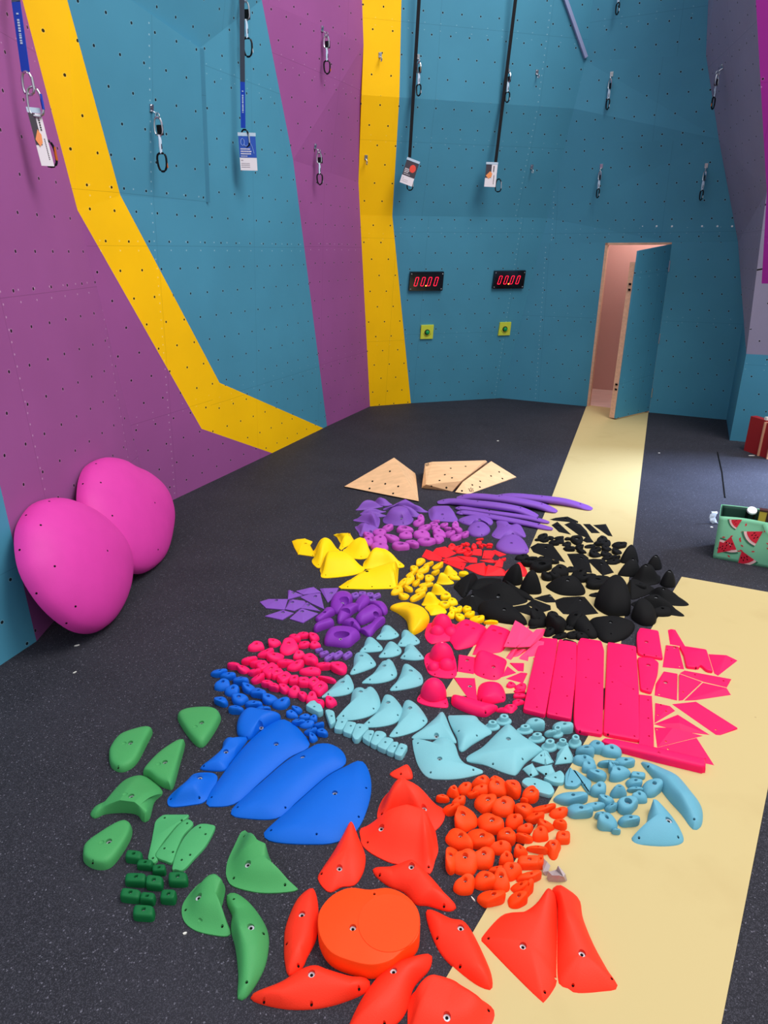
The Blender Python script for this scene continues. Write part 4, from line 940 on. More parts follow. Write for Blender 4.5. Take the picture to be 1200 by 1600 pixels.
P('gr1','leafplate',[(490,1092),(520,962),(545,822),(600,778),(785,778),(770,805),(700,850),(610,960),(545,1060),(570,1092),(540,1122)],None,'plate',h=1,corner=True,screws=[(610,790),(728,806),(528,1070)],label='flat green plate, leftmost and backmost of three')
P('gr1','leafplate',[(548,1064),(615,965),(705,855),(770,812),(810,834),(800,864),(745,924),(702,1014),(666,1112),(620,1107)],None,'plate',h=1.1,screws=[(766,828),(608,1002),(667,1027)],label='flat green plate, middle one of three')
P('gr1','leafplate',[(662,1152),(705,1014),(765,914),(850,846),(940,849),(962,872),(900,992),(820,1082),(740,1167),(690,1162)],None,'plate',h=1,screws=[(855,857),(893,903),(787,1047),(728,1082)],label='flat green plate, rightmost of three')
S('gr1','bottle',3,[(402,1065,58,45,10,'b'),(478,1120,56,38,10,'b'),(575,1155,48,42,0,'b'),(415,1225,76,50,5,'b'),(545,1245,60,55,5,'b'),(708,1222,68,55,0,'b'),(380,1335,72,50,10,'b'),(498,1355,52,48,10,'b'),(640,1342,55,55,8,'b'),(470,1455,75,58,5,'b')],'dark green blocks')
name_cluster('dark green blocks',3,'dark green','block')
g = 'large orange holds'
P('or1','coral',[(725,133),(765,105),(835,72),(862,92),(877,132),(868,162),(790,166)],[(832,75,2.5)],'soft',screws=[(799,124)],label='small orange tip hold behind the tall orange pair')
P('or1','coral',[(640,422),(652,350),(690,280),(750,235),(840,230),(900,275),(960,320),(1060,350),(1092,388),(1086,440),(1045,495),(990,520),(870,470),(760,442),(670,447)],[(810,160,10)],'cone',bolts=[(955,352)],screws=[(672,393)],label='tall orange shark-fin hold, back one of the pair')
P('or1','coral',[(530,562),(535,492),(680,470),(790,445),(900,420),(1005,450),(1048,622),(1030,702),(990,800),(900,732),(760,732),(620,672),(545,612)],[(840,330,8.5),(940,365,8)],'cone',bolts=[(668,484)],screws=[(577,582),(985,747)],label='tall orange shark-fin hold, front one of the pair')
P('or1','coral',[(243,832),(260,785),(340,665),(420,530),(460,480),(490,500),(520,570),(550,640),(563,702),(545,792),(490,872),(400,887),(330,922),(280,892)],[(465,450,4.5),(440,620,4)],'soft',bolts=[(387,752)],screws=[(268,792)],label='leaf-shaped orange hold pointing at the blue fins')
P('or1','coral',[(610,772),(640,757),(740,752),(850,730),(920,760),(1022,850),(1100,942),(1167,1012),(1150,1042),(1100,1047),(980,1012),(900,1002),(820,922),(720,882),(640,822)],[(740,780,3),(870,715,5.5),(1000,880,4.5)],'soft',bolts=[(870,740)],screws=[(658,800),(1088,1007)],label='arched orange hold between the big disc and the small orange holds')
P('or3','coral',[(192,332),(200,235),(250,115),(310,60),(336,70),(353,152),(346,282),(300,382),(275,432),(215,467),(195,402)],[(300,120,3.5),(260,300,4)],'soft',bolts=[(275,174)],screws=[(205,312),(258,415)],label='slim orange hold left of the big orange disc')
P('or3','orange',[(348,200),(365,140),(420,80),(500,47),(590,56),(680,48),(760,80),(815,140),(830,210),(815,290),(740,352),(690,392),(600,412),(500,392),(410,352),(360,280)],None,'plate',h=6,ztrace=True,edge=5.2,bolts=[(514,237)],screws=[(615,80),(782,155),(718,307)],label='big thick orange double-disc hold with a flat top')
disc = ALL[-1]
cc_ = at(*cpx('or3', 682, 212), .0605); rx_ = (at(*cpx('or3', 828, 212), .0605)-cc_).length
m = MB(); m.cyl(cc_-disc.location-V((0,0,.004)), cc_-disc.location+V((0,0,.0012)), rx_*.985, rx_*.975, 48)
link('raised_disc', mesh('raised_disc', m.v, m.f, M['orange'], None, False), disc)
P('or3','coral',[(35,572),(60,545),(180,497),(270,440),(340,425),(400,445),(500,472),(570,477),(596,504),(570,548),(450,597),(330,622),(200,622),(80,597)],[(180,530,4),(340,445,5),(500,500,4)],'soft',bolts=[(320,452)],screws=[(97,583),(320,595),(543,522)],label='wide orange hold lying in front of the big disc, bottom left')
P('or3','coral',[(490,750),(500,690),(560,570),(640,462),(700,415),(800,380),(870,366),(886,386),(870,442),(800,522),(770,622),(720,692),(600,762)],[(640,560,4.5),(760,420,4.5)],'soft',bolts=[(705,439)],screws=[(662,685)],label='orange hold cut by the bottom edge, pointing up right')
P('or3','coral',[(770,702),(778,580),(830,520),(880,500),(985,500),(1050,540),(1150,602),(1178,642),(1160,702),(1080,782),(900,830),(770,802)],[(890,470,5.5),(980,520,5)],'mesa',bolts=[(955,652)],screws=[(1150,625)],label='square orange hold with a raised corner at the bottom edge')
P('or4','coral',[(20,252),(40,234),(90,250),(170,290),(240,306),(290,364),(350,482),(400,602),(411,682),(390,707),(300,667),(160,552),(90,462),(40,342)],[(110,310,3),(215,320,4),(320,540,4)],'soft',bolts=[(225,333)],screws=[(88,395),(222,560)],label='orange leaf hold straddling the black floor and yellow mat')
P('or4','coral',[(345,402),(470,266),(580,258),(660,215),(725,140),(765,150),(788,225),(785,602),(785,672),(720,770),(690,767),(540,622),(360,434)],[(735,120,6),(700,250,5),(620,420,4)],'soft',bolts=[(590,440)],screws=[(388,397),(717,712),(781,630)],label='big orange hold on the yellow mat, left one of the pair')
P('or4','coral',[(753,130),(795,92),(850,118),(920,178),(940,285),(1000,435),(1080,583),(1144,692),(1040,717),(900,724),(845,692),(792,642),(790,300),(785,200)],[(815,130,4),(850,260,5.5),(930,480,4)],'soft',bolts=[(936,484)],screws=[(883,672),(1110,632)],label='big orange hold on the yellow mat, right one of the pair')
S('or2','orange',3.6,[(110,235,50,36,-20),(195,185,45,55,-20,'t'),(280,168,48,46),(285,130,30,22,0,'t'),(170,320,58,55),(235,265,50,38,-20),(415,110,70,60,-20,'t'),(410,178,62,40),(340,205,40,35),(545,155,75,72,30),(520,90,40,24),(440,272,74,84,0),
 (660,150,65,80),(585,310,85,75,15),(290,402,88,92,10),(790,205,60,74,30),(745,252,30,34),(745,328,74,60),(885,320,85,42,-5),(475,435,98,78,35),(660,425,60,55,30),(820,390,65,48,15),(605,525,70,82,10),(230,565,112,65,45),(395,555,108,78,35),
 (1010,360,62,46),(1025,440,55,48,10),(910,455,68,48,10),(755,480,58,38),(875,530,60,54),(750,545,70,46),(1045,550,56,58,0,'b'),(560,635,82,48,8),(968,625,58,84,0,'t'),(185,715,60,98,5),(285,750,100,92,20),(425,712,85,82),(715,655,55,46),(840,635,82,34,20),
 (780,745,92,62,0,'b'),(865,740,28,64,0,'b'),(608,722,54,52),(640,820,70,72,45),(522,798,50,36),(560,892,62,92,-25),(780,855,85,54,-15),(280,922,75,72,0),(430,882,78,76,30),(480,1012,95,80),(705,940,62,54,20),(765,960,36,68,20),(685,1035,65,72)],'small orange holds')
name_cluster('small orange holds',7,'orange')
g = 'light blue fins'
B_ = lambda c, o_, p_, b_, s_, l_, pr='soft': P(c,'cyan',o_,p_,pr,bolts=[b_] if b_ else [],screws=s_,label=l_)
B_('cy1',[(586,190),(626,140),(642,95),(665,60),(700,52),(740,68),(815,140),(812,170),(740,197),(640,203)],[(700,95,2.5)],None,[(630,160),(785,135)],'light blue fin next to the purple jugs, backmost of the small fins')
B_('cy1',[(808,257),(845,205),(848,145),(870,105),(905,102),(945,128),(1030,202),(1032,240),(960,264),(860,274)],[(900,140,2.5)],None,[(845,232),(1003,207)],'light blue fin just below the yellow crescent')
B_('cy1',[(412,327),(452,280),(470,225),(495,182),(530,176),(575,203),(648,280),(640,317),(560,330),(470,334)],[(530,222,2.5)],None,[(468,292),(612,268)],'light blue fin right of the frontmost purple jug')
B_('cy1',[(612,382),(655,320),(688,262),(720,226),(755,224),(795,248),(847,305),(835,352),(760,380),(680,388)],[(745,270,2.5)],None,[(672,340),(810,307)],'light blue fin in the middle of the small fins')
B_('cy1',[(836,392),(872,355),(882,300),(910,256),(950,248),(985,275),(1077,382),(1070,407),(980,417),(880,407)],[(945,290,3)],None,[(880,368),(1040,365)],'steep light blue fin beside the pink domes')
B_('cy1',[(312,552),(345,485),(352,410),(372,352),(420,333),(500,352),(577,440),(570,482),(480,522),(350,564)],[(430,400,3)],(430,362),[(358,510),(533,440)],'light blue fin above the row of pink slopers')
B_('cy1',[(438,647),(550,560),(610,480),(650,430),(690,418),(715,403),(760,440),(802,540),(790,592),(720,632),(600,657),(480,657)],[(690,490,3)],(668,466),[(520,610),(750,563)],'long-tailed light blue fin in the centre')
B_('cy1',[(728,722),(795,645),(840,560),(860,490),(885,455),(925,462),(980,500),(1050,562),(1075,632),(1040,682),(900,717),(770,734)],[(930,545,3)],(945,517),[(795,690),(1040,602)],'long-tailed light blue fin left of the lone pink bell')
B_('cy1',[(18,797),(110,714),(190,630),(240,600),(285,565),(325,610),(354,700),(320,757),(220,787),(60,804)],[(250,660,2.5)],(235,635),[(85,762),(293,705)],'light blue fin at the end of the pink slopers')
B_('cy2',[(226,320),(295,255),(335,195),(350,120),(380,82),(425,76),(455,92),(480,70),(510,75),(548,120),(572,190),(560,252),(480,302),(360,330),(260,332)],[(410,130,3.5),(490,140,3)],(418,100),[(282,292),(518,235)],'large double-humped light blue fin behind the tiles')
B_('cy2',[(428,377),(530,284),(575,205),(600,145),(628,130),(680,155),(744,240),(740,302),(680,357),(560,384),(460,387)],[(640,215,3)],(632,185),[(482,343),(707,285)],'large light blue fin, second of the row above the tiles')
B_('cy2',[(640,457),(695,385),(728,295),(755,200),(785,173),(830,190),(880,235),(932,312),(935,352),(860,412),(720,457)],[(815,255,3)],(803,228),[(700,425),(908,330)],'large light blue fin, third of the row above the tiles')
B_('cy2',[(815,467),(900,402),(1000,315),(1045,267),(1075,290),(1120,400),(1167,502),(1140,507),(1050,482),(900,480)],[(1040,340,3)],(1010,445),[],'three-cornered light blue hold behind the swallow-tailed one')
B_('cy3',[(72,292),(90,278),(140,305),(185,322),(235,300),(285,266),(340,268),(380,295),(410,335),(440,425),(500,482),(622,527),(600,552),(450,587),(300,594),(190,577),(120,492),(85,382)],[(310,330,3),(300,430,3)],(285,425),[(115,305),(215,533),(548,513)],'swallow-tailed light blue hold with a long right point','soft')
B_('cy3',[(350,105),(380,96),(550,98),(600,142),(692,222),(640,262),(540,322),(470,374),(435,362),(420,272),(380,192)],[(530,125,3),(490,230,3)],None,[(435,210),(575,245)],'ridged light blue hold, right of the three-cornered one','soft')
B_('cy3',[(492,430),(520,402),(620,342),(720,244),(800,170),(840,170),(930,252),(1087,357),(1060,392),(960,462),(890,552),(850,560),(760,532),(640,482),(510,457)],[(820,235,3.5),(860,340,4)],(822,270),[(702,467),(932,428)],'largest light blue hold, kite-shaped with a fold','soft')
P('cy4','cyan2',[(713,862),(790,815),(815,750),(830,690),(870,660),(915,670),(1000,740),(1060,852),(1040,902),(920,917),(760,902)],[(860,595,6),(900,690,5)],'soft',bolts=[(965,732)],screws=[(765,852),(1027,847)],label='big pale blue fin standing on the yellow mat',rb=.012)
P('cy4','cyan2',[(775,358),(830,356),(950,408),(1030,455),(1110,550),(1182,655),(1187,762),(1150,807),(1110,792),(1045,702),(950,595),(850,455)],[(860,390,3),(960,440,5),(1060,560,6),(1140,710,3)],'soft',screws=[(828,372),(1135,727)],label='long curved pale blue hold along the pink bar')
g = 'light blue tiles in a chain'
TL = [([(-10,247),(25,215),(70,208),(112,245),(130,292),(90,307),(0,257)],[(50,200,3),(75,225,3)],(55,220)),([(140,280),(165,272),(212,285),(226,372),(180,400)],[(160,268,2.5),(205,285,2.5)],(190,293)),
 ([(207,427),(240,335),(326,348),(277,437)],[(245,323,2.4),(318,340,2.4)],(272,340)),([(275,447),(312,362),(390,375),(345,472)],[(315,352,2.4),(382,366,2.4)],(340,370)),
 ([(347,478),(382,382),(440,385),(488,415),(400,510),(372,512)],[(385,371,2.4),(435,372,2.4)],(412,382)),([(425,492),(467,432),(530,437),(490,537)],[(470,422,2.4),(524,427,2.4)],(495,437)),
 ([(490,537),(532,440),(590,442),(625,468),(540,562)],[(535,428,2.4),(585,432,2.4)],(550,445)),([(540,562),(582,494),(640,490),(680,508),(615,597)],[(585,482,2.4),(640,478,2.4)],(610,497)),
 ([(613,599),(660,525),(720,527),(675,622)],[(663,513,2.4),(716,517,2.4)],(683,528)),([(675,627),(724,532),(790,555),(738,647)],[(727,522,2.4),(786,545,2.4)],(738,545))]
for i, (o_, p_, b_) in enumerate(TL):
    P('cy2','cyan',o_,p_,'plate',corner=True,bolts=[b_],edge=.6,n=40,rb=.005,label='light blue tile in the slanting chain, '+(ORD[i]+' from its upper left end' if i < 9 else 'last one at its lower right end'))
S('cy3','cyan',4.5,[(695,165,57,45,0,'k'),(785,120,58,48,0,'k'),(950,195,62,42,0,'k'),(1020,160,70,46,25),(1042,260,62,45,0,'k'),(1140,320,60,55,0,'k')],'light blue knobs')
S('cy4','cyan',4.5,[(250,115,62,40,20),(170,150,38,30),(215,140,40,46,0,'k'),(250,222,42,42,0,'k'),(335,205,42,50,0,'k')],'light blue knobs')
name_cluster('light blue knobs',4,'light blue','knob')
g = 'small flat light blue fins'
for i, (o_, p_, l_) in enumerate((([(50,342),(90,300),(125,278),(155,282),(190,352),(140,370)],[(128,270,2)],'small light blue fin touching the right corner of the kite-shaped hold'),
 ([(200,367),(215,300),(285,245),(330,352),(260,360)],[(282,232,3)],'small light blue fin with a raised triangular face'),
 ([(-10,402),(50,366),(92,432),(40,454)],[(48,358,2)],'small light blue triangle nearest the small orange holds'),
 ([(70,397),(180,372),(206,432),(150,447)],[(170,366,1.6)],'small flat light blue triangle pointing left'),
 ([(115,472),(200,438),(235,420),(265,452),(260,512),(190,507)],[(228,412,2)],'small light blue hold with a notched top edge'),
 ([(-30,500),(0,468),(60,468),(170,507),(202,562),(170,592),(60,562)],[(30,478,1.6),(150,530,1.8)],'long flat light blue plate beside the orange holds'),
 ([(265,532),(265,450),(300,396),(382,502),(340,537)],[(300,388,2)],'pointed light blue plate, left one of two'),
 ([(315,412),(345,420),(447,492),(432,582),(400,542)],[(345,415,1.2),(420,500,1.6)],'pointed light blue plate, right one of two'))):
    P('cy4','cyan' if i < 6 else 'cyan2',o_,p_,'plate' if i > 3 else 'soft',corner=True,n=44,screws=[((o_[0][0]+o_[2][0]+o_[3][0])/3,(o_[0][1]+o_[2][1]+o_[3][1])/3)],label=l_)
S('cy4','cyan2',4,[(300,590,98,52),(355,675,82,55,10),(400,272,62,50,30),(468,252,56,40,40),(400,350,70,33,20),(432,388,42,45,40),(485,432,66,48),(580,280,70,42,20),(555,355,65,36),(660,352,62,42,10),(590,388,36,40),(632,430,75,44,-20),(755,440,50,30,5,'b'),
 (722,490,52,36,30),(625,535,50,60,0,'t'),(735,530,50,28),(768,592,52,38,10),(845,525,58,64),(492,538,50,50),(545,605,55,42),(570,652,36,40),(460,648,62,32),(515,705,46,36),(555,755,66,58,40),(608,808,28,30),(680,640,62,66,0,'j'),(688,738,64,50)],'small pale blue holds on the yellow mat')
name_cluster('small pale blue holds on the yellow mat',5,'pale blue','hold',' on the yellow mat')
g = 'large pink domes and blocks'
P('hp1','hot',[(120,225),(135,150),(170,120),(330,125),(380,165),(335,250),(240,272),(165,282)],[(230,170,2.5)],'soft',label='double-domed pink hold at the upper left of the pink group')
for q in ((252,160,5.8,8.5),(215,208,4.3,5.2),(318,208,4,4.2)): BUMP(ALL[-1],'hp1',*q,'hot')
P('hp1','hot',[(305,235),(340,160),(420,115),(500,125),(600,165),(560,252),(500,300),(370,330),(335,290)],[(440,98,4.5),(540,150,4)],'soft',pockets=[(447,132,1.2,.9,.012),(497,160,1,.8,.01)],label='pink hold with two finger pockets, left of two')
P('hp1','hot',[(495,357),(540,255),(600,180),(650,150),(790,195),(735,332),(650,360),(505,372)],[(640,142,4),(730,180,3.5)],'soft',pockets=[(660,175,1.2,.9,.012),(708,200,1,.8,.01)],label='pink hold with two finger pockets, right of two')
P('hp1','hot',[(115,402),(140,360),(220,340),(320,350),(355,400),(370,500),(350,547),(250,550),(160,522),(125,462)],[(250,420,2)],'soft',screws=[(197,517),(333,518),(137,438)],label='bumpy pink dome with a bolt hole, second in the left column')
for q in ((250,395,6.2,8.8),(288,472,4.3,5.2),(188,480,3.2,3.8)): BUMP(ALL[-1],'hp1',*q,'hot')
ring_part('bolt_hole', ALL[-1], at(*cpx('hp1',255,282),.084)-ALL[-1].location, V((0,-.3,1)).normalized(), .009, .004, .003, M['zinc'], M['pit'])
P('hp1','hot',[(58,722),(80,680),(120,650),(250,650),(285,700),(302,762),(280,784),(160,772),(80,747)],[(185,690,1.8)],'soft',screws=[(77,708),(278,745)],label='lone pink bell-shaped dome, lowest of the left column')
BUMP(ALL[-1],'hp1',186,690,6.1,9.2,'hot')
ring_part('bolt_hole', ALL[-1], at(*cpx('hp1',190,578),.086)-ALL[-1].location, V((0,-.35,1)).normalized(), .009, .004, .003, M['zinc'], M['pit'])
R_('hp1','hot',[(375,502),(382,375),(512,395),(502,522)],[(388,364,1.6),(508,384,1.6)],bolts=[(450,406)],screws=[(405,470),(470,485)],label='flat square pink block beside the bumpy dome')
P('hp1','hot',[(500,502),(510,400),(545,355),(620,360),(750,408),(746,472),(720,542),(660,570),(560,547)],[(560,345,4.5),(650,400,3.5)],'soft',bolts=[(655,457)],screws=[(578,518),(660,533)],label='rounded pink hold with a raised left corner')
R_('hp1','hot',[(343,548),(510,554),(530,727),(450,702)],[(350,543,.9),(505,548,1.4)],bolts=[(472,608)],label='flat three-sided pink block above the boat-shaped hold')
P('hp1','hot',[(532,722),(540,620),(600,590),(700,600),(740,650),(748,722),(700,742),(600,757)],[(645,600,4.5),(610,680,4)],'soft',screws=[(560,720),(728,697)],label='rounded pink hold next to the boat-shaped one')
P('hp1','hot',[(325,725),(345,705),(480,735),(600,765),(690,787),(650,822),(580,854),(450,822),(340,767)],[(380,698,4),(560,765,4)],'dome',screws=[(593,812)],label='boat-shaped pink hold at the lower left')
g = 'pile of pink wedges'
def Q(c, o_, p_, l_, z0=0, col='rose', s_=()):
    p_ = [(x, y, h*(1.9 if col == 'rose' else 1.2)) for x, y, h in p_]; z0 *= 1.7
    R_(c, col, o_, p_, label=l_, z0=z0, edge=.3, screws=s_)
Q('hp1',[(750,395),(795,330),(850,325),(800,402),(790,412)],[(830,318,1.6)],'short pink wedge under the left side of the pile')
Q('hp1',[(850,402),(930,375),(925,420)],[(920,370,.8)],'small pink wedge sticking out at the front of the pile')
Q('hp1',[(960,397),(1040,375),(1030,402),(970,407)],[(1030,370,.8)],'dark pink wedge under the right side of the pile')
Q('hp1',[(850,397),(990,262),(1060,268),(1040,372),(960,372)],[(1000,252,1.5),(1050,262,1.5)],'broad pink wedge at the right of the pile')
Q('hp1',[(795,392),(850,322),(920,330),(850,382)],[(900,320,1.2)],'narrow pink wedge in the middle of the pile')
Q('hp1',[(840,310),(985,180),(1060,172),(1040,228),(940,305)],[(990,166,1.5),(1050,162,1.5)],'long pink wedge with an upturned end on the pile',z0=1.6)
Q('hp1',[(735,305),(800,180),(825,110),(880,132),(870,190),(980,205),(830,310)],[(825,96,1.8),(875,124,1.6)],'fan-shaped pink wedge topping the left of the pile',z0=1.6,s_=[(770,272)])
Q('hp1',[(900,182),(930,145),(925,187)],[(930,137,.8)],'tip of a pink wedge at the back of the pile')
Q('hp1',[(780,435),(895,438),(890,502),(845,497)],[(790,428,.8),(890,430,.9)],'flat pink piece below the pile',col='hot')
Q('hp1',[(715,547),(765,462),(835,512)],[(765,454,1.2)],'three-cornered pink piece left of the flat ones',col='hot')
Q('hp1',[(750,557),(860,512),(920,517),(885,592)],[(870,503,1),(915,508,1)],'pink piece with a notched corner beside the first long plate',col='hot')
S('hp1','hot',1.6,[(795,605,38,24),(870,620,42,30),(855,650,40,24),(858,688,48,21,0,'b'),(845,735,45,28,0,'t'),(790,780,45,35,0,'t'),(733,795,48,24,0,'t')],'small pink pieces'); name_cluster('small pink pieces',9,'pink','piece',' by the plates')
g = 'long pink plates'
for o_, s_, l_ in (([(100,862),(150,622),(205,385),(262,185),(428,198),(402,400),(310,915)],[(297,488),(208,636),(233,808)],'leftmost of the four long pink plates'),
 ([(320,907),(362,642),(436,200),(605,234),(600,502),(552,957)],[(560,356),(468,525),(517,705),(417,870)],'second from left of the four long pink plates'),
 ([(578,1002),(575,902),(608,240),(640,188),(835,218),(860,302),(846,1085),(830,1102),(600,1062)],[(716,362),(692,530),(817,585),(637,1033),(802,1027)],'third from left of the four long pink plates'),
 ([(850,1082),(880,502),(892,228),(1160,268),(1186,702),(1190,1157),(900,1102)],[(1018,427),(940,573),(1137,640),(1018,782),(900,1060),(1148,1080),(1128,270)],'rightmost of the four long pink plates')):
    P('hp2','hot',o_,None,'plate',h=2.2,corner=True,screws=s_,label=l_,edge=.6)
g = 'angular pink plates on the yellow mat'
def T_(o_, p_, l_, s_=(), b_=(), pr=None):
    if pr: P('hp3','hot',o_,p_,pr,h=2,corner=True,screws=s_,bolts=b_,label=l_)
    else: R_('hp3','hot',o_,p_,screws=s_,bolts=b_,label=l_,edge=.5)
T_([(215,325),(203,200),(207,140),(235,90),(410,118),(452,382),(240,344)],None,'rounded pink plate at the back left, on the black strip',[(280,315),(393,330)],[(300,195)],'plate')
T_([(500,95),(530,85),(570,92),(665,252),(520,228)],[(545,82,1.2),(570,120,1.2)],'narrow pink plate, backmost, pointing away')
T_([(450,442),(480,238),(600,250),(652,462)],[(490,228,1.4),(595,240,1.4)],'square pink plate in front of the narrow one',[(612,428),(495,272)],[(565,247)])
T_([(600,255),(860,295),(922,502),(860,492),(800,437),(788,467),(670,457),(645,342)],None,'broad notched pink plate in the back row',[(765,437)],(),'plate')
T_([(880,320),(1050,330),(1152,380),(970,522),(935,502)],[(1045,322,1.8)],'pink fan-shaped plate at the back right',[(1098,373)])
T_([(213,365),(350,375),(412,415),(402,522),(342,702),(240,672)],None,'rounded pink plate narrowing toward the front',[(308,638)],[(318,413)],'plate')
T_([(375,707),(385,600),(460,485),(590,505),(585,755)],[(465,474,1.8),(585,495,1.8)],'pink plate with a bright bolt, middle row left',[(420,690)],[(480,575)])
T_([(600,757),(608,510),(820,582),(640,752)],[(612,498,1.8)],'pink triangular plate, middle row centre',[(645,668)])
T_([(610,500),(655,475),(1095,555),(1052,632),(835,580)],[(660,466,1.2),(1088,546,1.2)],'long thin pink plate across the middle row',[(755,505),(1023,562)])
T_([(652,757),(830,590),(1050,638),(1090,702),(760,752)],[(830,580,1.2),(1045,628,1.6)],'pink plate under the long thin one')
T_([(230,700),(350,712),(366,1002),(370,1198),(230,1172)],[(235,690,1.6),(348,703,1.6),(232,1160,1.6),(365,1188,1.6)],'narrow upright pink plate beside the four long ones',[(315,743),(318,912),(325,1080)])
T_([(374,967),(382,780),(520,808),(567,852)],[(386,770,1),(515,798,1.2)],'small pink triangular plate with three screw holes',[(435,787),(485,848),(410,882)])
T_([(540,790),(765,768),(1152,1012),(1150,1025),(990,1080),(950,1077)],[(765,758,1.4),(1148,1003,1.2)],'long slanting pink plate at the right edge',[(950,1020)])
T_([(368,977),(590,890),(890,1077),(620,1047)],[(595,880,1.6),(610,958,2.2)],'slim pink plate with a long ridge')
T_([(374,1008),(540,1014),(825,1087),(400,1195)],[(545,1004,2)],'pink plate between the slim ridge and the front plate',[(402,1018),(483,1130)])
T_([(385,1202),(770,1108),(932,1362),(700,1312)],[(768,1098,1.6)],'pink triangular plate, frontmost on the mat',[(502,1202),(852,1295)])
P('hp3','hot',[(-130,1165),(-100,1140),(0,1150),(400,1245),(830,1345),(852,1372),(845,1432),(800,1437),(400,1340),(0,1232),(-110,1187)],[(-80,1128,3),(400,1225,4),(800,1325,4)],'slab',corner=True,label='long pink bar along the front edge of the plates')
# ------------------------------------------------------------------ wooden volumes
def hullobj(name, pts, m, org, parent=None):
    bm = bmesh.new()
    for p in pts: bm.verts.new(p-org)
    r = bmesh.ops.convex_hull(bm, input=bm.verts)
    bmesh.ops.delete(bm, geom=list({e for e in r['geom_interior']+r['geom_unused'] if isinstance(e, bmesh.types.BMVert)}), context='VERTS')
    me = bpy.data.meshes.new(name); bm.to_mesh(me); bm.free(); me.materials.append(m); fin(me)
    return link(name, me, parent, None if parent else org)
def wd_(x, y, z=0): return at(*cpx('wd', x, y), z)
def dots(o, pts, r=.009, name='screw_hole'):
    bm = bmesh.new(); bm.from_mesh(o.data); bv = BVHTree.FromBMesh(bm); bm.free()
    for x, y in pts:
        h = bv.ray_cast(cC-o.location, ray(x, y).normalized())
        if h[0] is not None: disc_part(name, o, h[0], h[1], r, M['pit'])
def W2(*l): return [cpx('wd', *q) for q in l]
a = [wd_(72, 240), wd_(537, 334), wd_(520, 175)]
v1_ = hullobj('climbing_volume', a+[wd_(383, 60, .235), wd_(72, 240, .012), wd_(537, 332, .012), wd_(515, 158, .03)], M['ply'], a[0])
tag(v1_, 'plywood pyramid volume, leftmost of the three wooden ones', 'climbing volume', 'plywood volumes')
dots(v1_, W2((357,146),(248,208),(328,224),(409,240),(230,253),(377,284)))
a = [wd_(555, 250), wd_(747, 272), wd_(968, 110), wd_(580, 150)]
v2_ = hullobj('climbing_volume', a+[wd_(558, 236, .02), wd_(576, 97, .13), wd_(622, 86, .15), wd_(955, 77, .15), wd_(965, 85, .13), wd_(800, 207, .09), wd_(582, 228, .05)], M['ply'], a[0])
tag(v2_, 'wide plywood volume with a flat sloping top, middle of the three', 'climbing volume', 'plywood volumes')
dots(v2_, W2((830,115),(737,127),(700,167),(745,187),(667,203),(617,238),(710,248)))
a = [wd_(765, 279), wd_(850, 288), wd_(1148, 185), wd_(985, 150)]
v3_ = hullobj('climbing_volume', a+[wd_(990, 82, .13), wd_(812, 212, .07), wd_(1146, 180, .012), wd_(765, 275, .012)], M['ply'], a[0])
tag(v3_, 'kite-shaped plywood volume with a small dark logo, rightmost of the three', 'climbing volume', 'plywood volumes')
dots(v3_, W2((1040,150),(989,175),(1060,191),(921,208),(872,231),(919,244),(807,268)))
def logo(o, cx, cy, s):
    bm = bmesh.new(); bm.from_mesh(o.data); bv = BVHTree.FromBMesh(bm); bm.free(); m = MB()
    for dx, dy, w, h in ((-.7,-.3,.5,.2),(-.1,-.5,.2,.5),(.4,-.3,.5,.2),(-.5,.15,.25,.5),(.1,.1,.5,.2),(.6,.25,.2,.4),(-.05,.5,.7,.18)):
        q = [bv.ray_cast(cC-o.location, ray(cx+(dx+a*w/2)*s, cy+(dy+b*h/2)*s).normalized()) for a, b in ((-1,-1),(1,-1),(1,1),(-1,1))]
        if all(t[0] is not None for t in q): m.poly([t[0] for t in q], q[0][1], .0012)
    if m.v: m.build('logo_print', M['ink'], o)
logo(v3_, *cpx('wd', 865, 262), 5); logo(v2_, *cpx('wd', 590, 102), 4)

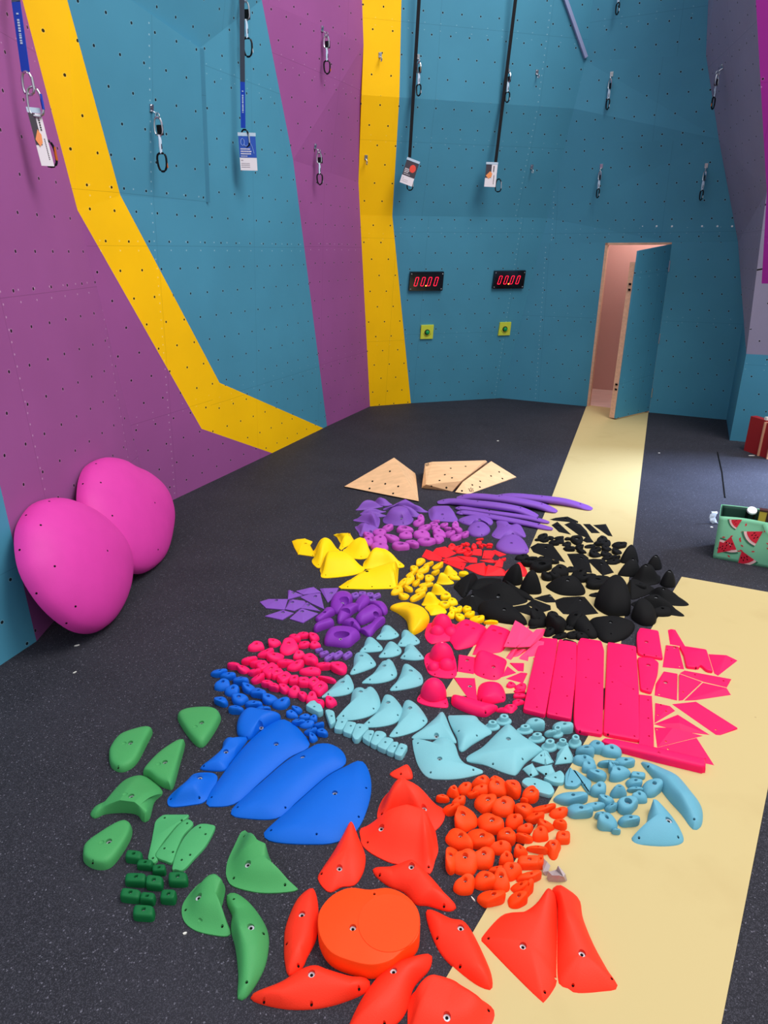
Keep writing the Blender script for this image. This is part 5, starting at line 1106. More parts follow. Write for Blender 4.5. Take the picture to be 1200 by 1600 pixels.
# ------------------------------------------------------------------ two big pink macros leaning on the left wall
def macro(outl, floor_px, top_px, top_in, depth, screws, label):
    o2 = [cpx('pv', *q) for q in outl]
    nB = pB[1] if pB[1].dot(cC-AB0) > 0 else -pB[1]
    T = onp(*cpx('pv', *top_px), (AB0+nB*top_in, nB))
    hd = (BC0-AB0).normalized(); zm = -9
    for q in o2:
        B_c = f_(*q); B_c.z = 0
        n_c = hd.cross(T-B_c).normalized()
        if n_c.dot(cC-B_c) < 0: n_c = -n_c
        p_c = [onp(x, y, (B_c, n_c)) for x, y in o2]; z_c = min(p.z for p in p_c)
        if z_c > zm and q[1] > sum(a[1] for a in o2)/len(o2): zm, B, nn, pts = z_c, B_c, n_c, p_c
    pts = [p+V((0,0,-zm+.003)) for p in pts]
    c = sum(pts, V((0,0,0)))/len(pts); n = 72; ol = spline(pts, n)
    vs = []; fs = []
    X = hd; Y = nn.cross(hd)
    rings = [(1, -.012), (1.0, 0)]+[(1-t, depth*math.sin(math.acos(1-t))**1.0) for t in (.02,.05,.1,.17,.26,.37,.5,.63,.76,.88,.96)]
    apex = c+Y*.02
    for f, d in rings: vs += [apex+(p-apex)*f+nn*d for p in ol]
    m = len(rings)
    for i in range(m-1):
        fs += [(i*n+j, i*n+(j+1)%n, (i+1)*n+(j+1)%n, (i+1)*n+j) for j in range(n)]
    fs += [tuple(range(n-1, -1, -1)), tuple(range((m-1)*n, m*n))]
    org = V((c.x, c.y, 0))
    me = mesh('climbing_macro', [v-org for v in vs], fs, M['fuchsia'], None, True, 50)
    o = link('climbing_macro', me, None, org); tag(o, label, 'climbing macro', 'large pink macros leaning on the wall')
    dots(o, [cpx('pv', *q) for q in screws], .0055)
    print('macro', org, zm, nn, (T-B).length)
    return o
macro([(495,440),(490,350),(505,260),(540,195),(610,153),(680,150),(740,165),(800,200),(890,240),(980,310),(1040,400),(1068,510),(1060,620),(1030,740),(985,810),(920,855),(860,866),(800,850),(700,790),(570,650)],
      (860,868), (640,152) , .03, .16, [(600,178),(630,296),(518,304),(702,503),(968,422),(988,715),(792,710)], 'large pink egg-shaped macro, the rear one against the purple wall')
macro([(100,640),(130,530),(210,430),(320,402),(430,425),(560,490),(680,590),(760,700),(795,830),(780,990),(720,1130),(640,1215),(550,1240),(440,1215),(300,1110),(190,970),(120,820)],
      (560,1242), (310,402), .03, .18, [(308,413),(163,500),(255,562),(123,717),(342,819),(672,722),(228,988),(472,1070),(415,1175)], 'large pink egg-shaped macro in front, near the teal wall corner')

# ------------------------------------------------------------------ wall hardware
walls = [bpy.data.objects[n] for n in ('wall_back', 'wall_left', 'wall_right')]
bpy.context.view_layer.update()
BV = []
for w_o in walls:
    bm = bmesh.new(); bm.from_mesh(w_o.data); BV.append(BVHTree.FromBMesh(bm)); bm.free()
def wallhit(x, y):
    best = None
    for bv in BV:
        h = bv.ray_cast(cC, ray(x, y).normalized())
        if h[0] is not None and (best is None or h[3] < best[2]): best = (h[0], h[1] if h[1].dot(cC-h[0]) > 0 else -h[1], h[3])
    return best[0], best[1]
def biner(c, up, side, L, wd, r=.0055):
    """carabiner outline in the plane up/side, centre c"""
    pts = []
    for i in range(20):
        t = 2*PI*i/20; x = math.cos(t); y = math.sin(t); e = .75
        pts.append(c+side*(math.copysign(abs(x)**e, x)*wd/2*(1-.18*y))+up*(math.copysign(abs(y)**e, y)*L/2))
    return pts
def hanger(p, n, parent=None, label=None, org=None):
    side = n.cross(V((0,0,1))).normalized(); dn = side.cross(n).normalized()
    if dn.z > 0: dn = -dn
    m = MB(); m.cyl(p, p+n*.014, .012, .010, 6); m.box(p+n*.004+dn*.01, .032, .045, .006, side, dn, n)
    m.tube([p+n*.006+dn*.028, p+n*.03+dn*.035, p+n*.045+dn*.045], .006, 6); 
    ring = [p+n*(.05)+dn*.05+(n*math.cos(a)+dn*math.sin(a))*.017 for a in [2*PI*i/12 for i in range(12)]]
    m.tube(ring, .005, 6, True)
    return m, p+n*.05+dn*.062
QD = [(236,166,.33,'quickdraw on the shaded teal panel of the left wall'),(503,43,.30,'upper quickdraw on the purple stripe'),(492,227,.28,'lower quickdraw on the purple stripe'),
      (653,87,.30,'quickdraw beside the left black strap'),(793,103,.28,'quickdraw beside the right black strap'),(956,114,.29,'quickdraw highest in full view above the door'),
      (940,258,.28,'quickdraw on the teal wall directly above the door, lower left'),(1104,257,.29,'quickdraw right of the door, beside the grey facet'),(1129,102,.30,'quickdraw on the grey facet at the right'),
      (972,-42,.30,'quickdraw cut off by the top edge above the door'),(373,-12,.36,'quickdraw hanging beside the blue and grey strap')]
for qi, (x, y, Ln, lb) in enumerate(QD):
    p, n = wallhit(x, y); m, hk = hanger(p, n)
    t = empty('quickdraw', p, lb, 'quickdraw', 'quickdraws hanging on the walls')
    def put(mm, name, mt, smooth=True):
        for i in range(len(mm.v)): mm.v[i] = mm.v[i]-p
        return link(name, mesh(name, mm.v, mm.f, mt, mm.m, smooth, 50), t)
    put(m, 'hanger', [M['steel']], False)
    side = V((0,0,1)).cross(n).normalized(); nn_ = V((n.x, n.y, 0)).normalized(); up = V((0,0,1))
    ang = (1.15, 1.1, 1.0, .95, .9, .75, .8, .9, .7, .8, 1.2)[qi]; sd = (side*math.cos(ang)+nn_*math.sin(ang)).normalized()
    k = Ln/.30; c1_ = hk-up*.045*k
    m = MB(); m.tube(biner(c1_, up, sd, .098*k, .048*k), .0065, 7, True); put(m, 'top_carabiner', [M['steel']])
    m = MB(); m.box(c1_-up*.02*k+sd*.010, .030, .018, .055*k, sd, nn_, up); put(m, 'sling_keeper', [M['blackmetal']], False)
    s0 = c1_-up*.045*k; s1 = s0-up*.10*k
    m = MB(); w_d = .011
    m.tube([s0, s0-up*.03*k+nn_*.003, s0-up*.06*k, s1], [.010,.013,.013,.010], 8, flat=.6, nrm=nn_)
    put(m, 'sling', [M['sling']])
    m = MB(); m.box(s0-up*.062*k+nn_*.001, .010, .016, .03, sd, nn_, up); put(m, 'sling_label', [M['strap_grey']], False)
    c2_ = s1-up*.048*k
    m = MB(); m.tube(biner(c2_, -up, sd, .10*k, .054*k), .0072, 7, True); put(m, 'bottom_carabiner', [M['blackmetal']])
    m = MB(); m.cyl(c2_+sd*.026*k+up*.035*k, c2_+sd*.031*k-up*.03*k, .0045); put(m, 'carabiner_gate', [M['orangemetal'] if qi in (0, 1, 8) else M['steel']])
for x, y, lb in ((594,84,'upper empty bolt hanger on the yellow stripe'),(572,244,'lower empty bolt hanger on the yellow stripe'),(839,111,'upper empty bolt hanger between the right strap and the corner'),(831,259,'lower empty bolt hanger beside the right orange-printed tag')):
    p, n = wallhit(x, y); m, hk = hanger(p, n); 
    o = m.build('bolt_hanger', M['steel'], org=p); tag(o, lb, 'bolt hanger', 'empty bolt hangers')
# nuts left of the grey facet; their glint is put into the near-white colour
for i, x in enumerate((1004,1026,1050,1097,1121,1144)):
    p, n = wallhit(x, 353.5); m = MB(); r = .006 if i == 0 else .013
    m.cyl(p-n*.004, p+n*.004, r, r*.6, 12); o = m.build('glint_nut', mat('glint_white_%d' % i, (245,248,250), rough=.3, spec=.8) if i == 0 else CN, org=p, smooth=False)
    if i == 0: CN = o.data.materials[0]
    tag(o, ('smallest nut with painted glint, leftmost in the row above the door' if i == 0 else 'round nut with painted glint, '+ORD[i]+' from left in the row above the door'), 'nut', 'nuts with painted glint in a row')

# auto-belay straps with tags
def strap(px, off, segs, wdt, label, name='belay_strap'):
    """px: picture polyline (top..bottom) on a surface held off the wall; segs: (i0, i1, material, partname)"""
    P3 = []
    for (x, y) in px:
        p, n = wallhit(x, max(y, -60)); d = ray(x, y); nh_ = V((n.x, n.y, 0)).normalized()
        P3.append(onp(x, y, (p+nh_*off, nh_)))
    t = empty(name, P3[-1], label, 'strap', 'hanging belay straps')
    up_ = P3[0]+V((0,-.55,1.25)); m = MB(); d = (up_-P3[0]).normalized(); sd = d.cross(cF).normalized(); m.box((P3[0]+up_)/2-P3[-1], wdt, .004, (up_-P3[0]).length, sd, sd.cross(d), d)
    link('webbing', mesh('webbing', m.v, m.f, segs[0][2]), t)
    for i0, i1, mt, nm in segs:
        m = MB(); a, b = P3[i0], P3[i1]; d = (b-a).normalized(); sd = d.cross(cF).normalized(); nm_ = sd.cross(d)
        m.box((a+b)/2-P3[-1], wdt, .004, (b-a).length, sd, nm_, d); o = link(nm, mesh(nm, m.v, m.f, mt), t)
    return t, P3, sd, nm_, d
def card(c, up, sd, n, w, h, kind, label, group='printed tags on the straps'):
    t = empty('printed_tag', c, label, 'tag', group); up = up.normalized()
    m = MB(); m.box(V((0,0,0)), w, .005, h, sd, n, up); link('tag_body', mesh('tag_body', m.v, m.f, M['white']), t)
    def rect(u0, v0, u1, v1, mt, nm, e=.003):
        m = MB(); m.box(sd*((u0+u1)/2*w)+up*((v0+v1)/2*h)+n*e, abs(u1-u0)*w, .0012, abs(v1-v0)*h, sd, n, up); return link(nm, mesh(nm, m.v, m.f, M[mt]), t)
    m = MB(); m.box(up*(h*.56), w*1.05, .004, h*.10, sd, n, up); link('tag_sleeve', mesh('tag_sleeve', m.v, m.f, M['lanyard']), t)
    def text(lines, mt, u0=-.42, e=.0045):
        m = MB(); rr = random.Random(3)
        for (v, wd_l, hh) in lines:
            u = u0
            while u < u0+wd_l:
                q = rr.uniform(.03, .07); m.box(sd*((u+q/2)*w)+up*(v*h)+n*e, q*w, .001, hh*h, sd, n, up); u += q+.018
        link('tag_lettering', mesh('tag_lettering', m.v, m.f, M[mt]), t)
    if kind == 'blue':
        rect(-.5, -.12, .5, .5, 'print_blue', 'tag_print')
        text([(.13,.55,.035),(.06,.62,.035),(-.01,.55,.035),(-.08,.35,.02)], 'white')
        m = MB(); cc = sd*(-.28*w)+up*(.33*h)+n*.005
        m.tube([cc+sd*(.11*w*math.cos(a))+up*(.10*h*math.sin(a)) for a in [2*PI*i/14 for i in range(14)]], .0022, 5, True)
        m.tube([cc+sd*(.06*w)-up*(.07*h), cc+sd*(.2*w)-up*(.13*h), cc+sd*(.32*w)-up*(.06*h)], .002, 5)
        m.tube([sd*(.12*w)+up*(.36*h)+n*.005, sd*(.27*w)+up*(.2*h)+n*.005, sd*(.36*w)+up*(.0*h)+n*.005], .0018, 5)
        link('tag_emblem', mesh('tag_emblem', m.v, m.f, M['print_lblue']), t)
        text([(-.2,.12,.03),(-.29,.5,.02),(-.34,.5,.02),(-.4,.5,.02)], 'print_grey', e=.0035)
    elif kind == 'ball':
        rect(-.5, -.15, .5, .5, 'print_dark', 'tag_print')
        m = MB(); cc = sd*(.15*w)+up*(.22*h)+n*.004
        m.poly([cc+sd*(.24*w*math.cos(a))+up*(.17*h*math.sin(a)) for a in [2*PI*i/18 for i in range(18)]], n, .001)
        link('tag_picture', mesh('tag_picture', m.v, m.f, M['print_red']), t)
        text([(.14,.3,.04),(.07,.3,.04),(.0,.34,.04),(-.08,.45,.02)], 'white'); text([(-.25,.1,.03),(-.33,.5,.02),(-.4,.5,.02)], 'print_grey', e=.0035)
    else:
        rect(-.5, -.1, 0, .5, 'print_dark', 'tag_print')
        m = MB(); m.poly([sd*(a_*w)+up*(b_*h)+n*.005 for a_, b_ in ((-.45,.0),(-.1,.2),(.1,.1),(.05,-.05),(-.2,-.13))], n, .001)
        link('tag_picture', mesh('tag_picture', m.v, m.f, M['print_orange']), t)
        m = MB()
        for v in range(6): m.box(sd*(.2*w)+up*((.42-v*.045)*h)+n*.0038, .1*w, .001, .03*h, sd, n, up)
        for v in range(12): m.box(sd*(.27*w)+up*((.02-v*.035)*h)+n*.0038, .06*w, .001, .02*h, sd, n, up)
        link('tag_lettering', mesh('tag_lettering', m.v, m.f, M['ink']), t)
    return t
def clip(c, up, sd, L, label, mt='steel', gate=None, n=None):
    t = empty('carabiner', c, label, 'carabiner', 'carabiners at the strap ends')
    m = MB(); m.tube([q-c for q in biner(c, up, sd, L, L*.52)], .0065, 8, True); link('carabiner_body', mesh('carabiner_body', m.v, m.f, M[mt], None, True, 60), t)
    m = MB(); m.cyl(sd*L*.25+up*L*.28, sd*L*.27-up*L*.25, .007); link('carabiner_gate', mesh('carabiner_gate', m.v, m.f, M[gate or mt], None, True, 40), t)
    return t
LET = [(M['strap_blue'])]
def blue_marks(t, P3, i0, i1, sd, n, d, a, b):
    m = MB(); A, B = P3[i0], P3[i1]; k = 0; L_ = b-a; rr = random.Random(5); s = a
    while s < b:
        q = rr.uniform(.012, .03)*1.0
        c = A.lerp(B, s)-P3[-1]; m.box(c+n*-.003, .011, .0015, q*(B-A).length, sd, n, d); m.box(c+n*.003, .011, .0015, q*(B-A).length, sd, n, d); s += q+.012
        if s-a < .08: s = a+.09
    link('strap_lettering', mesh('strap_lettering', m.v, m.f, M['sling']), t)
Uz = V((0,0,1))
t, P3, sd, n_, d_ = strap([(18,-70),(25,3),(40,112)], .10, [(0,1,M['strap_grey'],'webbing'),(1,2,M['strap_blue'],'webbing_sleeve')], .042, 'blue-sleeved belay strap on the purple wall at the far left')
blue_marks(t, P3, 1, 2, sd, n_, d_, .17, .62)
b1 = P3[-1]; pw, nw = wallhit(45, 150)
clip(b1-Uz*.05, Uz, sd, .10, 'steel carabiner joining the far left blue strap and its tag')
clip(b1-Uz*.13+sd*.02, Uz, (sd+n_*.3).normalized(), .13, 'blue-gated carabiner hanging on the far left strap', gate='strap_blue')
tsd = (nw*.75+V((0,1,0))*.55).normalized()
card(b1-Uz*.30+V((.02,0,0)), (Uz*1.0-V((.10,0,0))), tsd, tsd.cross(Uz).normalized(), .062, .24, 'photo', 'printed tag seen edge-on below the far left strap')
clip(b1-Uz*.36+V((.04,.02,0)), Uz, tsd, .12, 'dark carabiner behind the edge-on tag', 'blackmetal', 'orangemetal')
t, P3, sd, n_, d_ = strap([(377.5,-70),(379,128),(380,200)], .10, [(0,1,M['strap_grey'],'webbing'),(1,2,M['strap_blue'],'webbing_sleeve')], .036, 'grey and blue belay strap over the left teal wall')
blue_marks(t, P3, 1, 2, sd, n_, d_, .20, .66)
b1 = P3[-1]; clip(b1-Uz*.07+sd*.01, Uz, sd, .12, 'dark carabiner above the blue and white tag', 'blackmetal', 'steel')
p_ = onp(387.5, 240, (b1, n_)); s_ = p_-onp(388.5, 241, (b1, n_)); dist = (p_-cC).dot(cF)
tn = V((-p_.x, -p_.y, 0)).normalized(); ts = Uz.cross(tn).normalized()
if ts.x < 0: ts = -ts
card(p_, Uz, ts, tn, 26*dist/FPX, 47*dist/FPX/math.cos(.05), 'blue', 'blue and white printed tag on the blue and grey strap')
t, P3, sd, n_, d_ = strap([(659,-70),(655,0),(640,246)], .12, [(0,2,M['strap_black'],'webbing')], .034, 'black belay strap right of the yellow stripe')
def angled_tag(px, py, wpx, hpx, tilt_, b1, kind, lab, clab):
    nw_ = wallhit(px, py)[1]; nw_ = V((nw_.x, nw_.y, 0)).normalized(); p_ = onp(px, py, (b1, nw_)); dist = (p_-cC).dot(cF)
    tn = V((-p_.x, -p_.y, 0)).normalized(); ts = Uz.cross(tn).normalized()
    if ts.x < 0: ts = -ts
    a = math.radians(tilt_); up = Uz*math.cos(a)+ts*math.sin(a); sdd = ts*math.cos(a)-Uz*math.sin(a)
    card(p_+tn*.02, up, sdd, tn, wpx*dist/FPX, hpx*dist/FPX, kind, lab)
    clip(p_-Uz*hpx*.42*dist/FPX-tn*.03+ts*(.01 if kind == 'ball' else .09), Uz, (ts+tn*.4).normalized(), .13, clab, 'blackmetal', 'steel')
angled_tag(639.5, 271, 20, 33, 19, P3[-1], 'ball', 'tilted printed tag with a red ball picture on the left black strap', 'dark carabiner behind the red-ball tag')
t, P3, sd, n_, d_ = strap([(814,-70),(806,0),(774,257)], .12, [(0,2,M['strap_black'],'webbing')], .034, 'black belay strap in the middle of the back wall')
angled_tag(767, 275, 17.5, 31, 3, P3[-1], 'photo', 'printed tag with an orange picture on the right black strap', 'dark carabiner behind the orange-picture tag')

# ------------------------------------------------------------------ timers and buttons
def onW(x, y, off=0):
    p, n = wallhit(x, y); return p+n*off, n
SEG0 = [(-.5,1,.5,1),(.5,1,.5,0),(.5,0,.5,-1),(-.5,-1,.5,-1),(-.5,0,-.5,-1),(-.5,1,-.5,0)]
def timer(tl, tr, br, bl, x0, x1, y0, y1, lb):
    q = [onW(*c)[0] for c in (tl, tr, br, bl)]; n = onW(*tl)[1]
    c = sum(q, V((0,0,0)))/4; t = empty('timer_display', c, lb, 'timer', 'wall timers')
    m = MB(); m.hexa([p-c for p in q], [p-c+n*.035 for p in q]); link('timer_case', mesh('timer_case', m.v, m.f, M['panel_black']), t)
    X = (q[1]-q[0]+q[2]-q[3])/2; Y = (q[0]-q[3]+q[1]-q[2])/2
    for i in range(4):
        u = x0+(x1-x0)*(i+.5)/4; cc = X*(u-.5)+Y*((y0+y1)/2-.5)+n*.0365
        hw = X*((x1-x0)/4*.34); hh = Y*((y1-y0)/2); m = MB(); r = X.length*.018
        sl = X*.025
        for a0, b0, a1_, b1_ in SEG0:
            A = cc+hw*(2*a0)*.62+hh*b0*.9+sl*b0; B = cc+hw*(2*a1_)*.62+hh*b1_*.9+sl*b1_; d = (B-A).normalized()
            m.box((A+B)/2, (B-A).length-r*.6, r*.85, .002, d, n.cross(d).normalized(), n)
        link('digit', mesh('digit', m.v, m.f, M['led']), t)
    m = MB(); u = x0+(x1-x0)*.5; m.box(X*(u-.5)+Y*(y0-.5+.03)+n*.0365, X.length*.035, X.length*.035, .002, X.normalized(), Y.normalized(), n); link('decimal_point', mesh('decimal_point', m.v, m.f, M['led_dot']), t)
    for a, b in ((.04,.9),(.96,.9),(.04,.1),(.96,.1)): 
        m = MB(); p0 = X*(a-.5)+Y*(b-.5)+n*.035; m.cyl(p0, p0+n*.003, .007); link('screw', mesh('screw', m.v, m.f, M['zinc']), t)
def z5(x, y): return (620+x/5.4545, 400+y/5.4545)
timer(z5(110,131), z5(395,129), z5(381,289), z5(96,291), .10, .88, .24, .74, 'black timer showing 00.00, left one beside the yellow stripe')
timer(z5(828,123), z5(1091,119), z5(1068,271), z5(807,273), .10, .88, .24, .74, 'black timer showing 00.00, right one nearer the corner')
def button(tl, tr, br, bl, lb):
    q = [onW(*c)[0] for c in (tl, tr, br, bl)]; n = onW(*tl)[1]; c = sum(q, V((0,0,0)))/4
    t = empty('push_button', c, lb, 'push button', 'green push buttons')
    m = MB(); m.hexa([p-c for p in q], [p-c+n*.02 for p in q]); link('button_plate', mesh('button_plate', m.v, m.f, M['plate_lime']), t)
    m = MB(); m.cyl(n*.02, n*.028, .036, .034, 20); m.add(*[[], []]); link('button_collar', mesh('button_collar', m.v, m.f, M['ink']), t)
    m = MB(); m.cyl(n*.028, n*.045, .026, .024, 20); m.cyl(n*.045, n*.052, .024, .014, 20); link('button_cap', mesh('button_cap', m.v, m.f, M['button_green'], None, True, 40), t)
    X = (q[1]-q[0]).normalized(); Y = n.cross(X); Y = Y if Y.z > 0 else -Y
    m = MB()
    for i in range(11):
        a = PI*(1.12+.76*i/10); d = X*math.cos(a)+Y*math.sin(a); m.box(d*.052+n*.021, .010, .004, .001, d, n.cross(d), n)
    link('button_lettering', mesh('button_lettering', m.v, m.f, M['ink']), t)
button(z5(206,588), z5(312,585), z5(302,701), z5(197,704), 'green push button on a lime plate, below the left timer')
button(z5(876,564), z5(971,561), z5(958,671), z5(859,674), 'green push button on a lime plate, below the right timer')

# ------------------------------------------------------------------ bag and things at the right edge
def b3(x, y): return (1050+x/6.6667, 660+y/6.6667)
g0 = at(*b3(430, 1410)); g1 = at(*b3(1080, 1530)); BX = (g1-g0).normalized(); BY = V((-BX.y, BX.x, 0)); 
if BY.y < 0: BY = -BY
Wb = .62; hb_ = .30; dp = .24
bagm = mat('bag_mint', (128,205,165), rough=.45, bump=.5, bscale=14); bagin = mat('bag_lining', (38,72,62), rough=.8)
mr_, mp_, mg_ = mat('melon_red', (215,35,60), rough=.5), mat('melon_rind', (245,205,205), rough=.5), mat('melon_skin', (58,120,92), rough=.5)
org = g0.copy(); org.z = 0
bag = empty('shopping_bag', org, 'mint green shopping bag with a watermelon slice print, at the right edge', 'bag')
def bagpt(u, v, w):   # u along front 0..1, v up 0..1, w depth 0..1
    bulge = .018*math.sin(PI*u*1.0)*math.sin(PI*min(1, v*1.1)); wob = .006*math.sin(9*u+3*v)+.002*math.sin(17*u-5*v)
    ww = w*dp-(bulge+wob*v if w < .5 else -bulge)
    return BX*(u*Wb+.02*(.5-u)*v*-1)+BY*ww+V((0,0,v*hb_*(1+.03*math.sin(5*u))))
m = MB(); nu, nv = 22, 12
def sheet(fn, nu, nv, k=0):
    vs = [fn(i/nu, j/nv) for j in range(nv+1) for i in range(nu+1)]
    fs = [(j*(nu+1)+i, j*(nu+1)+i+1, (j+1)*(nu+1)+i+1, (j+1)*(nu+1)+i) for j in range(nv) for i in range(nu)]
    m.add(vs, fs, k)
sheet(lambda u, v: bagpt(u, v, 0), nu, nv); sheet(lambda u, v: bagpt(u, v, 1), nu, nv); sheet(lambda u, v: bagpt(0, v, u), 8, nv); sheet(lambda u, v: bagpt(1, v, u), 8, nv); sheet(lambda u, v: bagpt(u, 0, v), nu, 6)
sheet(lambda u, v: bagpt(u, .985, 1)+(-BY*.006) if False else bagpt(.01+.98*u, .15+.84*v, .98), nu, nv, 1); sheet(lambda u, v: bagpt(.012, .15+.84*v, u), 8, nv, 1)
me = mesh('bag_body', m.v, m.f, [bagm, bagin], m.m, True, 60, 0); 
bb = link('bag_body', me, bag); md = bb.modifiers.new('t', 'SOLIDIFY'); md.thickness = .003
# printed slices: thin patches following the bag front
m = MB()
def patch(cu, cv, s, rot):
    for rr0, k, e in ((1.12,2,.0045),(1.0,1,.006),(.84,0,.0075)):
        a0, a1_ = rot-.55, rot+.55; c = (cu, cv); pts = [(0,0)]+[(math.cos(a0+(a1_-a0)*i/10)*rr0, math.sin(a0+(a1_-a0)*i/10)*rr0) for i in range(11)]
        if rr0 < 1: pts = [(p[0], p[1]) for p in pts]
        P_ = [bagpt(max(0,min(1,cu+p[0]*s/Wb)), max(0,min(.99,cv+p[1]*s/hb_)), 0)-BY*e for p in pts]
        n0 = len(m.v); m.v += P_; m.f += [[n0, n0+i, n0+i+1] for i in range(1, len(P_)-1)]; m.m += [k]*(len(P_)-2)
    for i in range(5):
        a = rot-.35+.17*i; q = .45+.16*(i%2); u = cu+math.cos(a)*q*s/Wb; v = cv+math.sin(a)*q*s/hb_; dx, dy = math.cos(a)*.08*s, math.sin(a)*.08*s
        P_ = [bagpt(min(1,max(0,u+x/Wb)), min(.99,max(0,v+y/hb_)), 0)-BY*.0085 for x, y in ((-dx,-dy),(dy*.4,-dx*.4),(dx,dy),(-dy*.4,dx*.4))]
        n0 = len(m.v); m.v += P_; m.f.append([n0, n0+1, n0+2, n0+3]); m.m.append(3)
for a in ((.40,.80,.105,3.9),(.13,.58,.11,4.65),(.55,.56,.12,5.1),(.25,.30,.11,5.2),(.80,.36,.125,4.1),(.87,.72,.12,5.0),(.03,.14,.10,1.0),(.20,.97,.07,3.8),(.97,.08,.10,2.5),(.62,.93,.08,5.6)): patch(*a)
rr = random.Random(11)
for i in range(34):
    u, v = rr.uniform(.05,.97), rr.uniform(.06,.95); a = rr.uniform(0, 3); dx, dy = math.cos(a)*.012, math.sin(a)*.012
    P_ = [bagpt(u+x/Wb, v+y/hb_, 0)-BY*.004 for x, y in ((-dx,-dy),(dy*.45,-dx*.45),(dx,dy),(-dy*.45,dx*.45))]
    n0 = len(m.v); m.v += P_; m.f.append([n0, n0+1, n0+2, n0+3]); m.m.append(0)
link('watermelon_print', mesh('watermelon_print', m.v, m.f, [mr_, mp_, mg_, M['pit']], m.m), bag)
m = MB()
hp = [bagpt(.40, .97, 0)-BY*.006+V((0,0,.0)), bagpt(.44,.84,0)-BY*.03, bagpt(.52,.70,0)-BY*.036, bagpt(.62,.72,0)-BY*.032, bagpt(.64,.97,0)-BY*.006]
hpp = [V(p) for p in hp]
m.tube([hpp[0], hpp[1], hpp[2], hpp[3], hpp[4]], .014, 8, flat=.18, nrm=BY); link('bag_handle', mesh('bag_handle', m.v, m.f, bagm, None, True, 60), bag)
def inbag(u, w, z): return org+BX*(u*Wb)+BY*(w*dp)+V((0,0,z))
c = inbag(.27, .80, 0)
t = empty('jar', c+V((0,0,.02)), 'dark jar with a white round lid inside the bag', 'jar'); m = MB(); m.cyl(V((0,0,0)), V((0,0,.285)), .03, .03, 20)
link('jar_body', mesh('jar_body', m.v, m.f, M['panel_black'], None, True, 40), t); m = MB(); nl = V((-.2,-.55,.9)).normalized(); m.cyl(V((0,-.01,.285)), V((0,-.01,.285))+nl*.012, .031, .029, 20); link('jar_lid', mesh('jar_lid', m.v, m.f, M['white'], None, True, 40), t)
c = inbag(.40, .78, .02); m = MB(); m.box(V((0,0,.15)), .062, .04, .30, BX, BY); t = empty('carton', c, 'yellow and brown carton standing in the bag', 'carton')
link('carton_body', mesh('carton_body', m.v, m.f, mat('carton_yellow', (200,165,60), rough=.5)), t)
m = MB(); m.box(V((0,0,.302)), .066, .044, .012, BX, BY); m.box(BX*.022+V((0,0,.15))-BY*.001, .020, .043, .29, BX, BY); link('carton_flap', mesh('carton_flap', m.v, m.f, mat('carton_brown', (70,35,30), rough=.5)), t)
# bottle behind the bag
gl = mat('bottle_plastic', (205,220,232), rough=.08, trans=.75, spec=.5)
c = inbag(.70, 1.45, .0); c.z = .001
t = empty('water_bottle', c, 'large clear plastic bottle standing behind the bag', 'bottle'); m = MB(); prof_ = [(0,.075),(.02,.082)]+[(.03+i*.018, .080+.004*(i%2)) for i in range(15)]+[(.33,.078),(.38,.05),(.41,.024),(.44,.02)]
for (z0_, r0), (z1_, r1) in zip(prof_, prof_[1:]): m.cyl(V((0,0,z0_)), V((0,0,z1_)), r0, r1, 22, 0, False)
link('bottle_body', mesh('bottle_body', m.v, m.f, gl, None, True, 50, .0005), t)
m = MB(); m.cyl(V((0,0,.43)), V((0,0,.455)), .024, .024, 18); link('bottle_cap', mesh('bottle_cap', m.v, m.f, M['strap_blue']), t)
m = MB(); m.cyl(V((0,0,.20)), V((0,0,.28)), .0845, .0845, 24, 0, False); link('bottle_label', mesh('bottle_label', m.v, m.f, mat('label_navy', (60,80,125), rough=.5)), t)
# white cloth corner beside the bag
c = at(*b3(420, 1060)); m = MB(); rr = random.Random(2); vs = []
for i in range(9):
    for j in range(6): vs.append(V((-.004+.045*j/5, .03*(i/8), .005+.085*i/8))+V((rr.uniform(-.006,.006)-.02*math.sin(PI*i/8), rr.uniform(-.006,.006), 0)))
fs = [(i*6+j, i*6+j+1, (i+1)*6+j+1, (i+1)*6+j) for i in range(8) for j in range(5)]
m.add(vs, fs); me = mesh('cloth', m.v, m.f, mat('cloth_white', (200,212,232), rough=.8), None, True); o = link('cloth', me, None, V((c.x, c.y, 0))); md = o.modifiers.new('t', 'SOLIDIFY'); md.thickness = .004
tag(o, 'crumpled white cloth sticking out left of the shopping bag', 'cloth')
# red and tan cartons by the column
rc, tn_ = mat('carton_red', (150,28,34), rough=.6), mat('carton_tan', (200,145,115), rough=.7)
for x, y, w_c, h_c, d_c, rz, lb in ((1185, 712, .07, .36, .2, .25, 'narrow red carton with torn tan flaps, left one by the column'), (1199, 717, .14, .34, .25, .25, 'wider red carton with a tan edge, cut by the right image edge')):
    c = f_(x, y); t = empty('cardboard_carton', c, lb, 'carton', 'red cartons by the column'); X = V((math.cos(rz), math.sin(rz), 0)); Y = V((-math.sin(rz), math.cos(rz), 0)); 
    m = MB(); m.box(X*w_c*.5+Y*d_c*.5+V((0,0,h_c/2)), w_c, d_c, h_c, X, Y); link('carton_body', mesh('carton_body', m.v, m.f, rc), t)
    m = MB(); m.box(X*.0+Y*-.004+V((0,0,h_c*.48)), .035, .012, h_c*.96, X, Y); m.box(X*w_c*.5+Y*-.006+V((0,0,h_c*.8)), w_c, .014, h_c*.3, X, Y); link('carton_edge', mesh('carton_edge', m.v, m.f, tn_), t)
    m = MB(); m.box(X*w_c*.5+Y*.02+V((0,0,h_c+.015)), w_c*.8, .03, .03, X, Y); link('torn_flap', mesh('torn_flap', m.v, m.f, M['debris']), t)
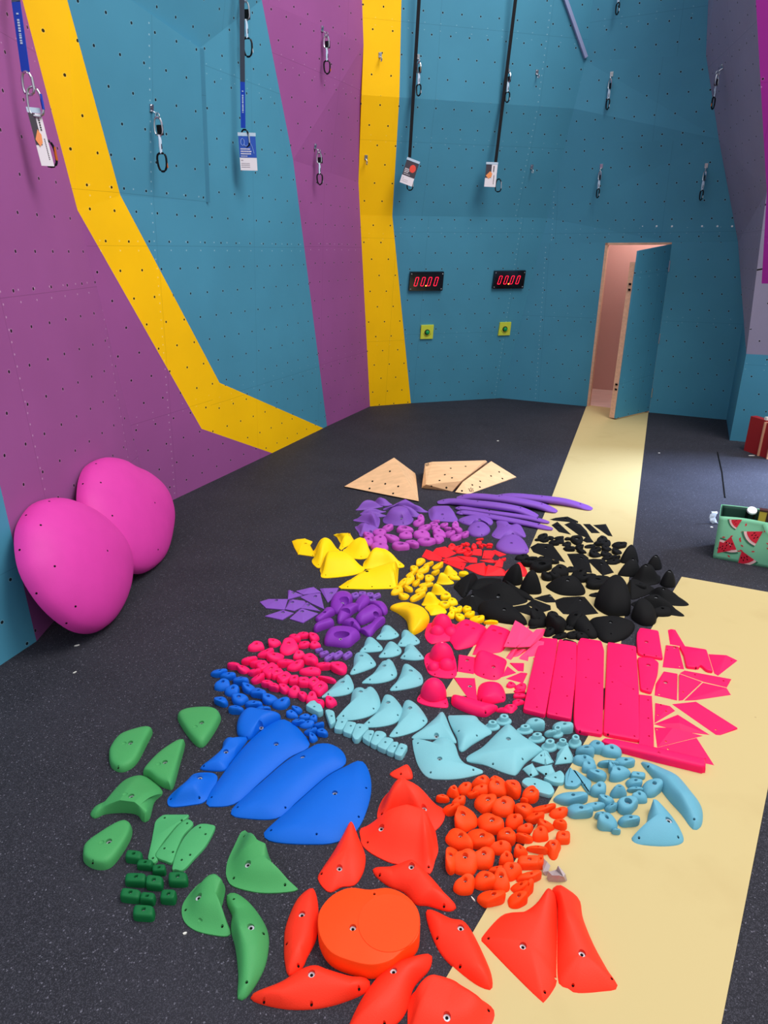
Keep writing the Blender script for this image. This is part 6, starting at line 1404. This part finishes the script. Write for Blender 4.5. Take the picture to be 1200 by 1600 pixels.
# grey crumpled foil next to the orange holds
c = at(866, 1378); rr = random.Random(4)
sc = 1/430.
def fp_(x, y, z): q = at(835+x/20, 1330+y/20, z); return q-V((c.x, c.y, 0))
m = MB()
m.add([fp_(260,200,.03), fp_(400,330,.035), fp_(500,450,.03), fp_(440,620,.02), fp_(380,800,.002), fp_(260,650,.015)], [(0,1,5),(1,2,3,5),(3,4,5)])
m.add([fp_(400,860,.001), fp_(430,960,0), fp_(700,975,0), fp_(990,950,0), fp_(1010,880,.006), fp_(960,700,.03), fp_(750,450,.045), fp_(690,590,.02), fp_(510,650,.025), fp_(440,640,.03), fp_(560,760,.03), fp_(760,760,.032), fp_(900,790,.03)],
      [(0,1,10,9),(1,2,11,10),(2,3,4,12,11),(4,5,12),(5,6,7,12),(7,8,10,11),(7,11,12),(8,9,10)])
me = mesh('foil_wrapper', m.v, m.f, mat('foil_grey', (176,160,160), rough=.45, metal=.25, bump=.6, bscale=60), None, False); o = link('foil_wrapper', me, None, V((c.x, c.y, 0))); md = o.modifiers.new('t', 'SOLIDIFY'); md.thickness = .0025
tag(o, 'crumpled grey wrapper lying right of the small orange holds', 'wrapper')
# bits of debris
DB = [(289,1459,.012,.008,.3,'white rectangular scrap on the black floor, lower left'),(739,1405,.004,.022,.6,'thin pale splinter below the small orange holds'),(778,689,.025,.02,.2,'pale speck on the floor behind the plywood volumes'),
      (1112,824,.02,.02,.9,'white crumb left of the shopping bag'),(1174,712,.07,.015,0,'flat white scrap in front of the red cartons'),(120,1009,.03,.008,.5,'curved pale shaving under the front pink macro'),
      (117,1051,.02,.006,.9,'bluish shaving on the floor left of the lay-out'),(1030,708,.02,.012,.1,'white crumb on the floor right of the yellow path')]
for x, y, a_, b_, rz, lb in DB:
    c = f_(x, y); X = V((math.cos(rz), math.sin(rz), 0)); Y = V((-X.y, X.x, 0)); m = MB(); rr = random.Random(int(x))
    pts = [X*(a_*.5*math.cos(t_)*rr.uniform(.8,1.15))+Y*(b_*.5*math.sin(t_)*rr.uniform(.8,1.15)) for t_ in [2*PI*i/8+.4 for i in range(8)]]
    m.poly(pts, V((0,0,1)), .004); o = link('debris_scrap', mesh('debris_scrap', m.v, m.f, M['debris']), None, c); tag(o, lb, 'scrap')
